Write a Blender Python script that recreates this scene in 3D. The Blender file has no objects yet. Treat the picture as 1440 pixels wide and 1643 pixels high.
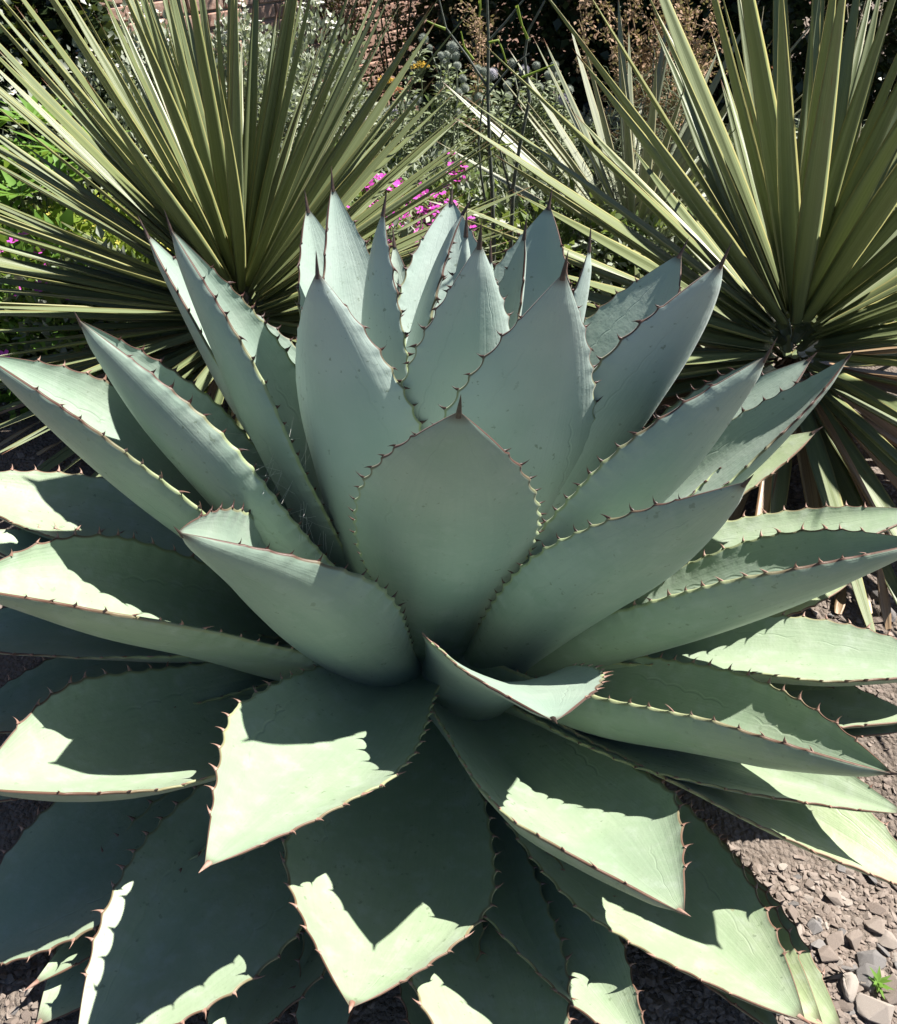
import bpy, bmesh, math, random
import numpy as np
from mathutils import Vector, Matrix, Quaternion, noise as mnoise

R = math.radians
scene = bpy.context.scene
coll = scene.collection

# ------------------------------------------------------------------ camera
cam_d = bpy.data.cameras.new('camera'); cam = bpy.data.objects.new('camera', cam_d); coll.objects.link(cam)
CAM = Vector((0.03, -1.45, 1.50)); PITCH = R(36.0)
cam.location = CAM; cam.rotation_euler = (R(90) - PITCH, 0, 0)
cam_d.sensor_fit = 'HORIZONTAL'; cam_d.sensor_width = 36.0; cam_d.lens = 36.0 * 1476.0 / 1440.0
cam_d.clip_start = 0.02; cam_d.clip_end = 400.0
scene.camera = cam

# ------------------------------------------------------------------ sky and sun
SUN_AZ, SUN_EL = 18.0, 57.0          # azimuth from +X towards +Y (away from the camera)
world = bpy.data.worlds.new('World'); scene.world = world; world.use_nodes = True
nt = world.node_tree; nt.nodes.clear()
sky = nt.nodes.new('ShaderNodeTexSky'); sky.sky_type = 'NISHITA'; sky.sun_disc = False
sky.sun_elevation = R(SUN_EL); sky.sun_rotation = R(90 - SUN_AZ); sky.air_density = 0.6; sky.dust_density = 0.3; sky.ozone_density = 1.0
bg = nt.nodes.new('ShaderNodeBackground'); bg.inputs['Strength'].default_value = 0.05
wo = nt.nodes.new('ShaderNodeOutputWorld')
nt.links.new(sky.outputs[0], bg.inputs['Color']); nt.links.new(bg.outputs[0], wo.inputs['Surface'])
sun_d = bpy.data.lights.new('sun', 'SUN'); sun_d.energy = 5.0; sun_d.angle = R(0.55); sun_d.color = (1.0, 0.955, 0.88)
sun = bpy.data.objects.new('sun', sun_d); coll.objects.link(sun)
SUN = Vector((math.cos(R(SUN_EL)) * math.cos(R(SUN_AZ)), math.cos(R(SUN_EL)) * math.sin(R(SUN_AZ)), math.sin(R(SUN_EL))))
sun.rotation_euler = (-SUN).to_track_quat('-Z', 'Y').to_euler(); sun.location = SUN * 8
scene.view_settings.view_transform = 'Standard'; scene.view_settings.look = 'None'
scene.view_settings.exposure = 1.40; scene.view_settings.gamma = 1.0; scene.view_settings.use_curve_mapping = False
scene.cycles.max_bounces = 5; scene.cycles.diffuse_bounces = 2; scene.cycles.transparent_max_bounces = 8

# ------------------------------------------------------------------ helpers
def link(o, parent=None):
    coll.objects.link(o)
    if parent is not None: o.parent = parent
    return o
def empty(name, loc=(0, 0, 0)):
    o = bpy.data.objects.new(name, None); o.location = loc; o.empty_display_size = .1
    return link(o)
def tag(o, label=None, cat=None, group=None, kind=None):
    if label: o['label'] = label
    if cat: o['category'] = cat
    if group: o['group'] = group
    if kind: o['kind'] = kind
    return o
def mesh(name, verts, faces, mats, smooth=True, uvs=None, midx=None):
    me = bpy.data.meshes.new(name)
    me.from_pydata([tuple(v) for v in verts], [], [tuple(int(i) for i in f) for f in faces])
    for m in (mats if isinstance(mats, (list, tuple)) else [mats]): me.materials.append(m)
    if smooth: me.polygons.foreach_set('use_smooth', [True] * len(me.polygons))
    if midx is not None: me.polygons.foreach_set('material_index', list(midx))
    if uvs is not None:
        uvl = me.uv_layers.new(name='UVMap')
        li = np.empty(len(me.loops), dtype=np.int32); me.loops.foreach_get('vertex_index', li)
        uvl.data.foreach_set('uv', np.asarray(uvs, dtype=np.float32)[li].ravel())
    me.update()
    return me
def obj(name, me, parent=None): return link(bpy.data.objects.new(name, me), parent)
def ray(px, py):
    """direction of the photograph's line of sight, pixels of the 1440x1643 picture"""
    u = (px - 720) / 1476; v = (py - 821.5) / 1476
    return Vector((u, math.cos(PITCH) - v * math.sin(PITCH), -math.sin(PITCH) - v * math.cos(PITCH)))
def atY(px, py, Y):
    d = ray(px, py); s = (Y - CAM.y) / d.y
    return CAM + d * s
def atZ(px, py, z):
    d = ray(px, py); s = (z - CAM.z) / d.z
    return CAM + d * s
def to_px(P):
    d = Vector(P) - CAM; f = Vector((0, math.cos(PITCH), -math.sin(PITCH))); u = Vector((0, math.sin(PITCH), math.cos(PITCH)))
    z = d.dot(f)
    if z < .02: return -9999, -9999, z
    return 720 + 1476 * d.x / z, 821.5 - 1476 * d.dot(u) / z, z

# ------------------------------------------------------------------ materials
class NB:
    """tiny node builder"""
    def __init__(s, name):
        s.m = bpy.data.materials.new(name); s.m.use_nodes = True; s.t = s.m.node_tree; s.t.nodes.clear()
        s.out = s.t.nodes.new('ShaderNodeOutputMaterial')
    def n(s, typ, **kw):
        nd = s.t.nodes.new(typ)
        for k, v in kw.items():
            if k.startswith('i_'):
                key = k[2:]; key = int(key) if key.isdigit() else key.replace('_', ' ')
                s.set(nd.inputs[key], v)
            else: setattr(nd, k, v)
        return nd
    def set(s, inp, v):
        if isinstance(v, bpy.types.NodeSocket): s.t.links.new(v, inp)
        else: inp.default_value = v
    def math(s, op, a, b=0.0, c=None, clamp=False):
        nd = s.n('ShaderNodeMath', operation=op); nd.use_clamp = clamp
        s.set(nd.inputs[0], a); s.set(nd.inputs[1], b)
        if c is not None: s.set(nd.inputs[2], c)
        return nd.outputs[0]
    def mix(s, f, a, b, blend='MIX'):
        nd = s.n('ShaderNodeMix', data_type='RGBA', blend_type=blend)
        s.set(nd.inputs[0], f)
        for i, v in ((6, a), (7, b)):
            if isinstance(v, tuple) and len(v) == 3: v = (*v, 1)
            s.set(nd.inputs[i], v)
        return nd.outputs[2]
    def ss(s, x, lo, hi, a=0.0, b=1.0):
        nd = s.n('ShaderNodeMapRange', interpolation_type='SMOOTHSTEP')
        s.set(nd.inputs[0], x); nd.inputs[1].default_value = lo; nd.inputs[2].default_value = hi; nd.inputs[3].default_value = a; nd.inputs[4].default_value = b
        return nd.outputs[0]
    def noise(s, vec, scale, detail=3, rough=.5, dist=0.0):
        nd = s.n('ShaderNodeTexNoise'); s.set(nd.inputs['Vector'], vec); nd.inputs['Scale'].default_value = scale
        nd.inputs['Detail'].default_value = detail; nd.inputs['Roughness'].default_value = rough; nd.inputs['Distortion'].default_value = dist
        return nd.outputs[0]
    def mapping(s, vec, scale=(1, 1, 1), loc=(0, 0, 0)):
        nd = s.n('ShaderNodeMapping'); s.set(nd.inputs[0], vec); nd.inputs['Scale'].default_value = scale; s.set(nd.inputs['Location'], loc)
        return nd.outputs[0]
    def bsdf(s, color, rough=.5, spec=.5, normal=None, trans=None, **kw):
        nd = s.n('ShaderNodeBsdfPrincipled')
        if isinstance(color, tuple) and len(color) == 3: color = (*color, 1)
        s.set(nd.inputs['Base Color'], color); s.set(nd.inputs['Roughness'], rough); s.set(nd.inputs['Specular IOR Level'], spec)
        if normal is not None: s.set(nd.inputs['Normal'], normal)
        for k, v in kw.items(): s.set(nd.inputs[k.replace('_', ' ')], v)
        sh = nd.outputs[0]
        if trans is not None:
            f, tc = trans
            tr = s.n('ShaderNodeBsdfTranslucent'); s.set(tr.inputs[0], tc if not (isinstance(tc, tuple) and len(tc) == 3) else (*tc, 1))
            mx = s.n('ShaderNodeMixShader'); s.set(mx.inputs[0], f); s.t.links.new(sh, mx.inputs[1]); s.t.links.new(tr.outputs[0], mx.inputs[2]); sh = mx.outputs[0]
        s.t.links.new(sh, s.out.inputs['Surface'])
        return s.m
    def bump(s, h, strength=.3, dist=.01):
        nd = s.n('ShaderNodeBump'); s.set(nd.inputs['Height'], h); nd.inputs['Strength'].default_value = strength; nd.inputs['Distance'].default_value = dist
        return nd.outputs[0]

def mat_agave():
    b = NB('agave_leaf')
    uv = b.n('ShaderNodeUVMap'); sep = b.n('ShaderNodeSeparateXYZ'); b.set(sep.inputs[0], uv.outputs[0])
    u, t = sep.outputs[0], sep.outputs[1]
    au = b.math('ABSOLUTE', b.math('SUBTRACT', b.math('MULTIPLY', u, 2.0), 1.0))
    oi = b.n('ShaderNodeObjectInfo'); osep = b.n('ShaderNodeSeparateColor'); b.set(osep.inputs[0], oi.outputs['Color'])
    age, seed = osep.outputs[0], osep.outputs[1]
    geo = b.n('ShaderNodeTexCoord')
    off = b.n('ShaderNodeVectorMath', operation='ADD'); b.set(off.inputs[0], geo.outputs['Object'])
    cmb = b.n('ShaderNodeCombineXYZ'); b.set(cmb.inputs[0], b.math('MULTIPLY', seed, 7.0)); b.set(off.inputs[1], cmb.outputs[0])
    P = off.outputs[0]
    n1 = b.noise(P, 6, 3); n2 = b.noise(P, 26, 4, .6); n3 = b.noise(P, 130, 3, .6)
    stre = b.noise(b.mapping(uv.outputs[0], (38, 1.6, 1), cmb.outputs[0]), 1.0, 3)
    col = b.mix(b.ss(n1, .35, .65), (0.198, 0.276, 0.208), (0.240, 0.310, 0.230))
    col = b.mix(b.math('MULTIPLY', b.ss(stre, .42, .72), .6), col, (0.20, 0.27, 0.203))
    cl = b.noise(P, 13, 4, .65, .6)
    col = b.mix(b.math('MULTIPLY', b.ss(cl, .50, .68), .5), col, (0.170, 0.262, 0.172))
    # older leaves lose the blue bloom and turn yellow-green
    old = b.mix(b.ss(n2, .35, .65), (0.265, 0.325, 0.150), (0.315, 0.355, 0.195))
    col = b.mix(b.math('MULTIPLY', age, .85), col, old)
    # bloom rubbed off near the clasping base, green shows through
    rub = b.math('MULTIPLY', b.ss(t, .30, .05), b.ss(n2, .40, .62))
    col = b.mix(b.math('MULTIPLY', rub, .75), col, (0.105, 0.205, 0.075))
    # the young inner leaves carry a thick pale bloom
    yng = osep.outputs[2]
    col = b.mix(b.math('MULTIPLY', yng, b.ss(t, .10, .45)), col, b.mix(b.ss(n1, .35, .65), (0.295, 0.385, 0.335), (0.345, 0.425, 0.380)))
    # bloom density
    col = b.mix(b.math('MULTIPLY', b.ss(n2, .50, .75), .30), col, (0.35, 0.405, 0.355))
    # scuffs and specks
    sp = b.noise(P, 85, 2, .5); spk = b.math('MULTIPLY', b.ss(sp, .665, .72), b.ss(n1, .40, .60))
    col = b.mix(b.math('MULTIPLY', spk, .5), col, (0.085, 0.115, 0.060))
    vo = b.n('ShaderNodeTexVoronoi', feature='F1'); b.set(vo.inputs['Vector'], P); vo.inputs['Scale'].default_value = 21
    spot = b.math('MULTIPLY', b.ss(vo.outputs[0], .085, .05), b.ss(b.noise(P, 11, 2), .56, .66))
    col = b.mix(b.math('MULTIPLY', spot, b.math('MULTIPLY_ADD', age, .5, .12)), col, (0.20, 0.135, 0.06))
    scr = b.noise(b.mapping(uv.outputs[0], (26, 190, 1), cmb.outputs[0]), 1.0, 2)
    scm = b.math('MULTIPLY', b.ss(scr, .72, .78), b.ss(b.noise(P, 8, 2), .55, .68))
    col = b.mix(b.math('MULTIPLY', scm, .5), col, (0.075, 0.11, 0.05))
    # horny margin: brown towards the tip, pale green lower down
    mg = b.ss(au, .962, .985)
    mgc = b.mix(b.ss(t, .62, .86), (0.27, 0.33, 0.17), (0.075, 0.035, 0.024))
    mgc = b.mix(b.math('MULTIPLY', age, .65), mgc, (0.26, 0.155, 0.085))
    col = b.mix(mg, col, mgc)
    tipm = b.math('MULTIPLY', b.ss(t, .965, .992), 1.0)
    col = b.mix(b.math('MULTIPLY', tipm, .8), col, (0.075, 0.05, 0.035))
    # the faint print that a neighbour's toothed margin pressed into the bud
    sc = b.math('ABSOLUTE', b.math('SINE', b.math('MULTIPLY', t, 66.0)))
    cv = b.math('MULTIPLY_ADD', sc, .035, b.math('MULTIPLY_ADD', b.math('MULTIPLY', t, t), -.55, .82))
    dd = b.math('ABSOLUTE', b.math('SUBTRACT', au, cv))
    pr = b.math('MULTIPLY', b.ss(dd, .022, .004), b.math('MULTIPLY', b.ss(t, .3, .45), b.ss(b.noise(P, 5, 2), .46, .6)))
    col = b.mix(b.math('MULTIPLY', pr, .05), col, (0.13, 0.19, 0.13))
    h = b.math('ADD', b.math('MULTIPLY', n3, .10), b.math('ADD', b.math('MULTIPLY', n2, .5), b.math('MULTIPLY', stre, .25)))
    h = b.math('ADD', h, b.math('MULTIPLY', pr, -.45))
    nrm = b.bump(h, .24, .012)
    rg = b.math('MULTIPLY_ADD', n2, .16, .44)
    return b.bsdf(col, rg, .42, nrm, None, Sheen_Weight=.12, Sheen_Roughness=.5)

def mat_simple(name, c1, c2, scale=30, rough=.6, spec=.3, trans=None, bump=.2, objvar=0.0, stretch=(1, 1, 1)):
    b = NB(name); tc = b.n('ShaderNodeTexCoord'); P = b.mapping(tc.outputs['Object'], stretch)
    f = b.noise(P, scale, 4, .6)
    f = b.ss(f, .3, .7)
    if objvar:
        oi = b.n('ShaderNodeObjectInfo'); f = b.math('ADD', f, b.math('MULTIPLY', b.math('SUBTRACT', oi.outputs['Random'], .5), objvar), clamp=True)
    col = b.mix(f, c1, c2)
    nrm = b.bump(b.noise(P, scale * 2.5, 3), bump, .004) if bump else None
    tr = None
    if trans: tr = (trans, b.mix(.35, col, (.75, .95, .2), 'MULTIPLY') if False else col)
    return b.bsdf(col, rough, spec, nrm, tr)
M_AGAVE = mat_agave()
M_TOOTH_DARK = mat_simple('tooth_dark', (.030, .016, .013), (.085, .035, .028), 60, .45, .4)
M_TOOTH_PALE = mat_simple('tooth_pale', (.20, .105, .075), (.36, .24, .19), 60, .5, .35)
M_SPINE = mat_simple('terminal_spine', (.022, .015, .013), (.07, .045, .035), 60, .4, .45)


# leaf: (rank 0 inner .. 1 outer, (azimuth, base radius, base height, elevation e0 e1 e2, sideways bend, length, half width,
#        base width, widest place, tip shape, channel k0 k1, roll, twist))
LEAVES = {
    'F1': (0.35, (-1.5118, 0.087, 0.1776, 0.9696, 0.144, -0.0119, 0.0815, 0.7792, 0.156, 0.5603, 0.5173, 2.312, 0.5362, -0.231, -0.0688, -0.139)),
    'F2': (0.25, (-2.3605, 0.098, 0.2322, 1.1809, 0.3774, -0.0067, 0.0072, 0.7369, 0.1526, 0.6668, 0.5244, 1.9543, 0.8952, -0.1107, 0.2319, 0.0069)),
    'F3': (0.25, (-1.0053, 0.0779, 0.2256, 1.1241, 0.0911, 0.117, -0.0357, 0.8148, 0.146, 0.6577, 0.5245, 1.7045, 0.6284, -0.3133, -0.3065, -0.0907)),
    'F4': (0.12, (-1.2417, 0.0597, 0.2952, 1.336, -0.0482, 0.0784, 0.036, 0.7298, 0.1158, 0.62, 0.5327, 1.6475, 0.7531, -0.3623, -0.0563, -0.0051)),
    'F5': (0.14, (-2.4737, 0.0628, 0.2911, 1.3511, 0.2032, 0.2177, -0.0166, 0.7354, 0.0806, 0.62, 0.5042, 1.7919, 0.7842, -0.3179, 0.026, -0.0112)),
    'F6': (0.06, (-3.088, 0.0633, 0.338, 1.5497, 0.1481, 0.382, -0.0334, 0.6894, 0.0732, 0.62, 0.519, 1.8948, 0.8521, -0.2471, -0.0581, -0.0594)),
    'F7': (0.02, (-1.0163, 0.0516, 0.3198, 1.4901, -0.005, -0.0126, 0.0109, 0.6775, 0.0437, 0.62, 0.5189, 1.8933, 0.8548, -0.2435, 0.0045, 0.0053)),
    'F8': (0.08, (-0.5067, 0.0566, 0.3004, 1.4236, 0.0647, 0.0735, 0.0021, 0.6478, 0.0588, 0.62, 0.5185, 1.8908, 0.8337, -0.2724, -0.0013, -0.0013)),
    'B1': (0.2, (1.4845, 0.068, 0.2986, 1.1846, -0.128, 0.0205, -0.0228, 0.7212, 0.1149, 0.62, 0.6034, 2.0397, 0.9003, -0.2451, 0.0767, 0.0299)),
    'B2': (0.25, (2.5102, 0.0686, 0.2495, 1.2262, 0.2735, 0.0349, 0.0113, 0.7916, 0.1265, 0.62, 0.5127, 1.7843, 0.8228, -0.2542, -0.0255, 0.0178)),
    'B3': (0.3, (2.4339, 0.0709, 0.2424, 1.1355, 0.0982, 0.1728, -0.0315, 0.7696, 0.1239, 0.62, 0.5226, 1.9298, 0.8174, -0.3154, -0.0145, -0.0338)),
    'B4': (0.4, (1.7691, 0.0779, 0.2128, 1.0625, 0.0448, 0.0246, 0.04, 0.7234, 0.0745, 0.62, 0.4977, 1.7499, 0.8909, -0.1947, 0.031, 0.0359)),
    'B5': (0.25, (0.9364, 0.0718, 0.2568, 1.0538, 0.0518, 0.1544, 0.0155, 0.7674, 0.1383, 0.62, 0.5336, 1.8508, 0.7325, -0.3749, 0.0913, 0.0714)),
    'F9': (0.06, (0.2666, 0.0575, 0.3088, 1.3891, -0.0166, 0.047, 0.0634, 0.6566, 0.0694, 0.62, 0.5413, 1.9967, 0.8326, -0.2662, 0.1086, 0.1082)),
    'F10': (0.12, (-0.2738, 0.0727, 0.3049, 1.116, 0.1228, 0.3009, -0.0413, 0.6966, 0.0717, 0.62, 0.5279, 1.9338, 0.8062, -0.2991, -0.1153, -0.1107)),
    'R1': (0.35, (0.3866, 0.075, 0.2164, 0.8993, 0.1007, 0.0594, 0.0654, 0.8055, 0.1416, 0.62, 0.5485, 1.9772, 0.7992, -0.3375, 0.1174, 0.1123)),
    'R2': (0.28, (-0.3743, 0.082, 0.2398, 0.9333, 0.171, 0.1322, -0.1166, 0.8416, 0.1396, 0.62, 0.5655, 2.094, 0.8106, -0.1768, -0.2945, -0.2597)),
    'R3': (0.4, (-0.553, 0.094, 0.199, 0.7256, 0.2663, 0.2174, -0.0283, 0.8382, 0.1609, 0.6014, 0.6154, 2.0394, 1.2125, 0.2333, 0.0449, -0.1075)),
    'R4a': (0.5, (0.1645, 0.0893, 0.1131, 0.6688, 0.0967, 0.0105, -0.0086, 0.888, 0.1292, 0.62, 0.5328, 1.9768, 0.825, -0.3053, 0.0438, 0.0643)),
    'R4b': (0.55, (-0.0763, 0.0968, 0.1788, 0.5133, 0.3164, 0.2135, -0.0032, 0.8845, 0.1268, 0.62, 0.5161, 1.8481, 0.8794, -0.2311, 0.011, -0.0041)),
    'R4c': (0.7, (0.0936, 0.1049, 0.1722, 0.5309, -0.0555, 0.0952, -0.0099, 0.7708, 0.1046, 0.62, 0.5289, 1.9439, 0.7627, -0.3642, 0.0642, 0.0704)),
    'R5': (0.5, (-0.8026, 0.1244, 0.0923, 0.8046, 0.1013, 0.1016, -0.0264, 0.834, 0.152, 0.4199, 0.546, 1.6391, 0.9274, -0.1089, -0.3364, -0.2468)),
    'R6': (0.7, (-0.0304, 0.1043, 0.1151, 0.3394, 0.0419, 0.0237, -0.0297, 0.9188, 0.1175, 0.62, 0.58, 2.1102, 0.8353, -0.2137, -0.0339, 0.0341)),
    'R7': (0.62, (-0.4142, 0.1251, 0.0819, 0.378, 0.4122, -0.031, 0.014, 0.8889, 0.1763, 0.6114, 0.6141, 1.9411, 1.3138, -0.1406, -0.3721, 0.206)),
    'R8': (0.85, (-0.015, 0.1133, 0.1151, 0.0955, 0.075, 0.1204, 0.0415, 0.7792, 0.1087, 0.62, 0.5491, 2.0693, 0.796, -0.3605, 0.0521, 0.092)),
    'R9': (0.75, (-0.3122, 0.1135, 0.0956, 0.1775, 0.0525, -0.0389, -0.0059, 0.9115, 0.1149, 0.6278, 0.6557, 2.2286, 0.8555, -0.135, -0.0779, 0.0049)),
    'R10': (0.7, (-0.7647, 0.1099, 0.097, 0.1187, 0.3066, 0.0833, 0.01, 0.8619, 0.1644, 0.6159, 0.5731, 1.9933, 1.3093, 0.033, -0.2344, -0.0112)),
    'R11': (0.82, (-0.7075, 0.113, 0.0979, 0.108, 0.0565, 0.0334, 0.0605, 0.8491, 0.1359, 0.62, 0.5044, 1.58, 0.7138, -0.1405, 0.1297, -0.0967)),
    'R12': (0.9, (-0.7012, 0.1209, 0.0751, 0.2283, -0.3846, -0.0083, 0.0124, 0.9211, 0.1305, 0.62, 0.5324, 1.9975, 0.8838, -0.197, 0.0136, 0.0144)),
    'R13': (1.0, (-0.3969, 0.1231, 0.0863, 0.0552, 0.0808, 0.0166, 0.0058, 0.8137, 0.1106, 0.62, 0.5434, 2.0195, 0.8284, -0.2784, 0.0695, 0.0788)),
    'R14': (0.9, (-0.3777, 0.1192, 0.0475, 0.1353, 0.0853, -0.0012, -0.0198, 0.8433, 0.126, 0.62, 0.5214, 1.9045, 0.83, -0.2695, 0.0199, 0.0166)),
    'R15': (0.78, (-1.203, 0.1117, 0.0739, 0.0165, 0.3509, 0.079, 0.1191, 0.776, 0.1712, 0.6246, 0.7082, 1.2456, 0.7489, 0.1572, -0.1362, -0.1446)),
    'R16': (0.92, (-0.9828, 0.1189, 0.0669, -0.2997, 0.4689, 0.1142, -0.0037, 0.8769, 0.1671, 0.6282, 0.5212, 2.3053, 0.6715, 0.0383, 0.0796, -0.1768)),
    'R17': (0.97, (-0.9293, 0.1239, 0.0655, -0.3648, 0.4985, 0.019, 0.022, 0.8762, 0.1574, 0.6269, 0.555, 2.3872, 0.6962, -0.0301, 0.0384, -0.1643)),
    'R18': (1.0, (-0.9085, 0.1258, 0.0667, -0.3857, 0.5345, 0.0407, 0.0068, 0.9013, 0.1454, 0.6269, 0.5824, 2.4718, 0.6772, -0.0331, 0.0129, -0.1668)),
    'R19': (1.0, (-0.9574, 0.1279, 0.0342, -0.2587, 0.2452, -0.0156, 0.0239, 0.8311, 0.0902, 0.6207, 0.5194, 1.899, 0.8698, -0.2452, -0.0044, -0.0051)),
    'F11': (0.88, (-1.7048, 0.1245, 0.0768, -0.2512, 0.6158, 0.046, 0.0313, 0.7499, 0.1839, 0.4422, 0.6534, 1.5738, 0.6946, -0.163, -0.1711, -0.0416)),
    'F12': (0.75, (-1.9111, 0.1125, 0.1262, 0.2652, 0.1857, -0.191, -0.0028, 0.7713, 0.1509, 0.5567, 0.6352, 1.1614, 0.6476, -0.0286, -0.0948, -0.1348)),
    'F13': (0.8, (-2.3965, 0.1148, 0.117, -0.0531, 0.5843, 0.0214, 0.0407, 0.8424, 0.1749, 0.5455, 0.7096, 1.8839, 0.8873, 0.0632, -0.0128, -0.1086)),
    'F14': (0.92, (-2.4617, 0.124, 0.0522, -0.0453, -0.1056, -0.1145, 0.0494, 0.9195, 0.1447, 0.62, 0.6342, 2.3091, 0.8412, -0.2953, -0.0875, -0.1344)),
    'F15': (0.92, (-2.1324, 0.124, 0.038, -0.0731, 0.0447, -0.0436, 0.0326, 0.8619, 0.1664, 0.62, 0.5932, 2.1092, 0.6929, -0.3616, -0.1218, -0.0777)),
    'F17': (1.0, (-1.5114, 0.1344, -0.0004, -0.2465, 0.3722, 0.205, 0.228, 0.8356, 0.1429, 0.6116, 0.6189, 2.1543, 0.847, -0.3325, -0.0663, -0.1006)),
    'F18': (0.97, (-1.2811, 0.1254, 0.0032, -0.2289, 0.3559, 0.1251, 0.175, 0.7927, 0.1357, 0.6226, 0.4669, 1.624, 0.9581, -0.1686, 0.0509, 0.0423)),
    'F16': (1.0, (-1.5625, 0.1255, -0.0056, -0.2396, 0.2592, 0.0181, 0.0211, 0.7318, 0.0935, 0.6215, 0.5248, 1.9136, 0.8538, -0.2614, 0.0083, 0.0077)),
    'F20': (1.0, (-2.3216, 0.1321, 0.042, -0.2013, 0.1394, -0.2091, 0.0633, 0.8515, 0.1457, 0.623, 0.5787, 2.1469, 0.9014, -0.2305, -0.0745, -0.0422)),
    'F21': (1.0, (-1.9587, 0.1295, 0.0026, -0.2267, 0.2216, -0.0253, -0.0042, 0.7692, 0.1291, 0.6239, 0.5269, 1.9332, 0.8911, -0.2557, -0.0213, 0.0028)),
    'L1': (0.35, (3.1569, 0.1131, 0.1981, 1.0078, 0.3219, 0.0236, 0.1141, 0.8528, 0.1608, 0.566, 0.5794, 1.696, 0.9435, 0.2906, -0.1014, 0.1222)),
    'L2': (0.45, (2.9069, 0.0902, 0.2136, 0.8852, 0.2115, 0.0887, 0.0485, 0.8582, 0.1308, 0.62, 0.5237, 1.8786, 0.9115, -0.0455, -0.0093, 0.1525)),
    'L3': (0.5, (-2.8368, 0.1047, 0.1612, 0.7174, 0.5598, -0.06, 0.0455, 0.8722, 0.1635, 0.59, 0.6101, 1.8297, 1.2483, 0.4188, -0.0451, 0.1119)),
    'L4': (0.6, (-2.877, 0.1079, 0.1732, 0.5575, 0.5599, -0.1147, 0.0362, 0.916, 0.1663, 0.6199, 0.6414, 2.1903, 1.1348, 0.1222, -0.0618, 0.0228)),
    'L6': (0.72, (3.1209, 0.1056, 0.1724, 0.2977, 0.0805, 0.0305, 0.0233, 0.9364, 0.13, 0.62, 0.5754, 2.1694, 0.8957, -0.2016, -0.0288, -0.0872)),
    'L7': (0.78, (-3.0037, 0.1096, 0.0959, 0.3201, 0.1901, 0.0346, 0.0162, 0.8592, 0.1262, 0.62, 0.5326, 1.9865, 0.8585, -0.2258, -0.0093, -0.0244)),
    'L8': (0.68, (-2.6086, 0.1225, 0.0728, 0.4392, 0.5171, -0.341, 0.0791, 0.8662, 0.1844, 0.6054, 0.6283, 2.1198, 1.1943, -0.0778, 0.0104, -0.0752)),
    'L9': (0.55, (-2.1985, 0.1251, 0.0798, 0.6736, 0.634, -0.3079, 0.0113, 0.7606, 0.2098, 0.3881, 0.6218, 1.7109, 1.351, 0.0897, 0.0635, -0.2148)),
    'L10': (0.6, (-1.2289, 0.1458, 0.0513, 0.8666, -0.248, -0.2316, -0.2319, 0.7215, 0.1494, 0.6789, 0.5362, 2.1303, 0.9022, -0.4742, -0.5363, 0.4141)),
    'L20': (0.82, (-2.777, 0.1126, 0.1197, 0.0622, 0.0451, -0.0879, 0.0446, 0.8481, 0.1344, 0.62, 0.5434, 2.0126, 0.8916, -0.1977, -0.0533, -0.0575)),
    'L21': (0.85, (3.1045, 0.1139, 0.1285, 0.241, 0.1973, 0.0825, 0.0387, 0.8449, 0.125, 0.62, 0.52, 1.9, 0.85, -0.25, -0.0, 0.0)),
    'BL1': (0.45, (2.6105, 0.0819, 0.2094, 0.878, 0.0792, 0.0309, -0.0021, 0.7415, 0.1257, 0.62, 0.522, 1.9112, 0.8524, -0.2467, -0.0031, -0.0037)),
    'BL2': (0.45, (1.168, 0.0824, 0.2051, 0.8547, -0.0452, -0.0223, -0.0554, 0.7351, 0.125, 0.62, 0.52, 1.9, 0.85, -0.25, 0.0, -0.0)),
    'BL3': (0.5, (1.9315, 0.0848, 0.192, 0.8336, 0.075, 0.0364, -0.0284, 0.704, 0.125, 0.62, 0.52, 1.9, 0.85, -0.25, 0.0, 0.0)),
    'L22': (0.86, (-2.657, 0.1126, 0.0797, 0.0222, 0.0451, -0.0879, 0.0446, 0.8481, 0.1344, 0.62, 0.5434, 2.0126, 0.8916, -0.1977, -0.0533, -0.0575)),
    'F22': (1.0, (-1.7972, 0.1253, -0.0094, -0.2055, 0.1738, -0.0001, -0.0007, 0.741, 0.0918, 0.6225, 0.52, 1.9, 0.8781, -0.25, -0.0056, 0.0003)),
    'F23': (1.0, (-2.328, 0.127, 0.0191, -0.1745, 0.1346, -0.022, 0.0062, 0.8249, 0.0899, 0.6219, 0.52, 1.9, 0.8811, -0.2498, -0.0171, 0.0004)),
    'L23': (0.83, (-2.877, 0.1126, 0.1397, 0.1922, 0.0451, -0.0879, 0.0446, 0.8481, 0.1344, 0.62, 0.5434, 2.0126, 0.8916, -0.1977, -0.0533, -0.0575)),
}
AGE = {'R4c': .75, 'R8': .95, 'R13': .95, 'R14': .6, 'R12': .8, 'R11': .45, 'R17': .95, 'R18': .8, 'R19': .8, 'R16': .5, 'R15': .3, 'R9': .35, 'R10': .3, 'R6': .35, 'R7': .15,
       'F11': .4, 'F15': .4, 'F13': .3, 'F12': .3, 'F14': .3, 'L8': .3, 'L6': .4, 'L7': .35, 'L4': .05}
UND = {'R6': 2.4, 'R7': 2.2, 'R9': 2.2, 'R10': 2.0, 'R15': 1.7, 'R1': 1.6, 'R4a': 2.2, 'R4b': 2.0, 'R12': 1.6, 'R11': 1.8, 'F1': .6, 'F2': .7, 'F3': .9}
YOUNG = {'F1': .35, 'R5': .25, 'L9': .2, 'R3': .5, 'L3': .4, 'L1': .5, 'L4': .2, 'R7': .15, 'L10': .3}

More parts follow.
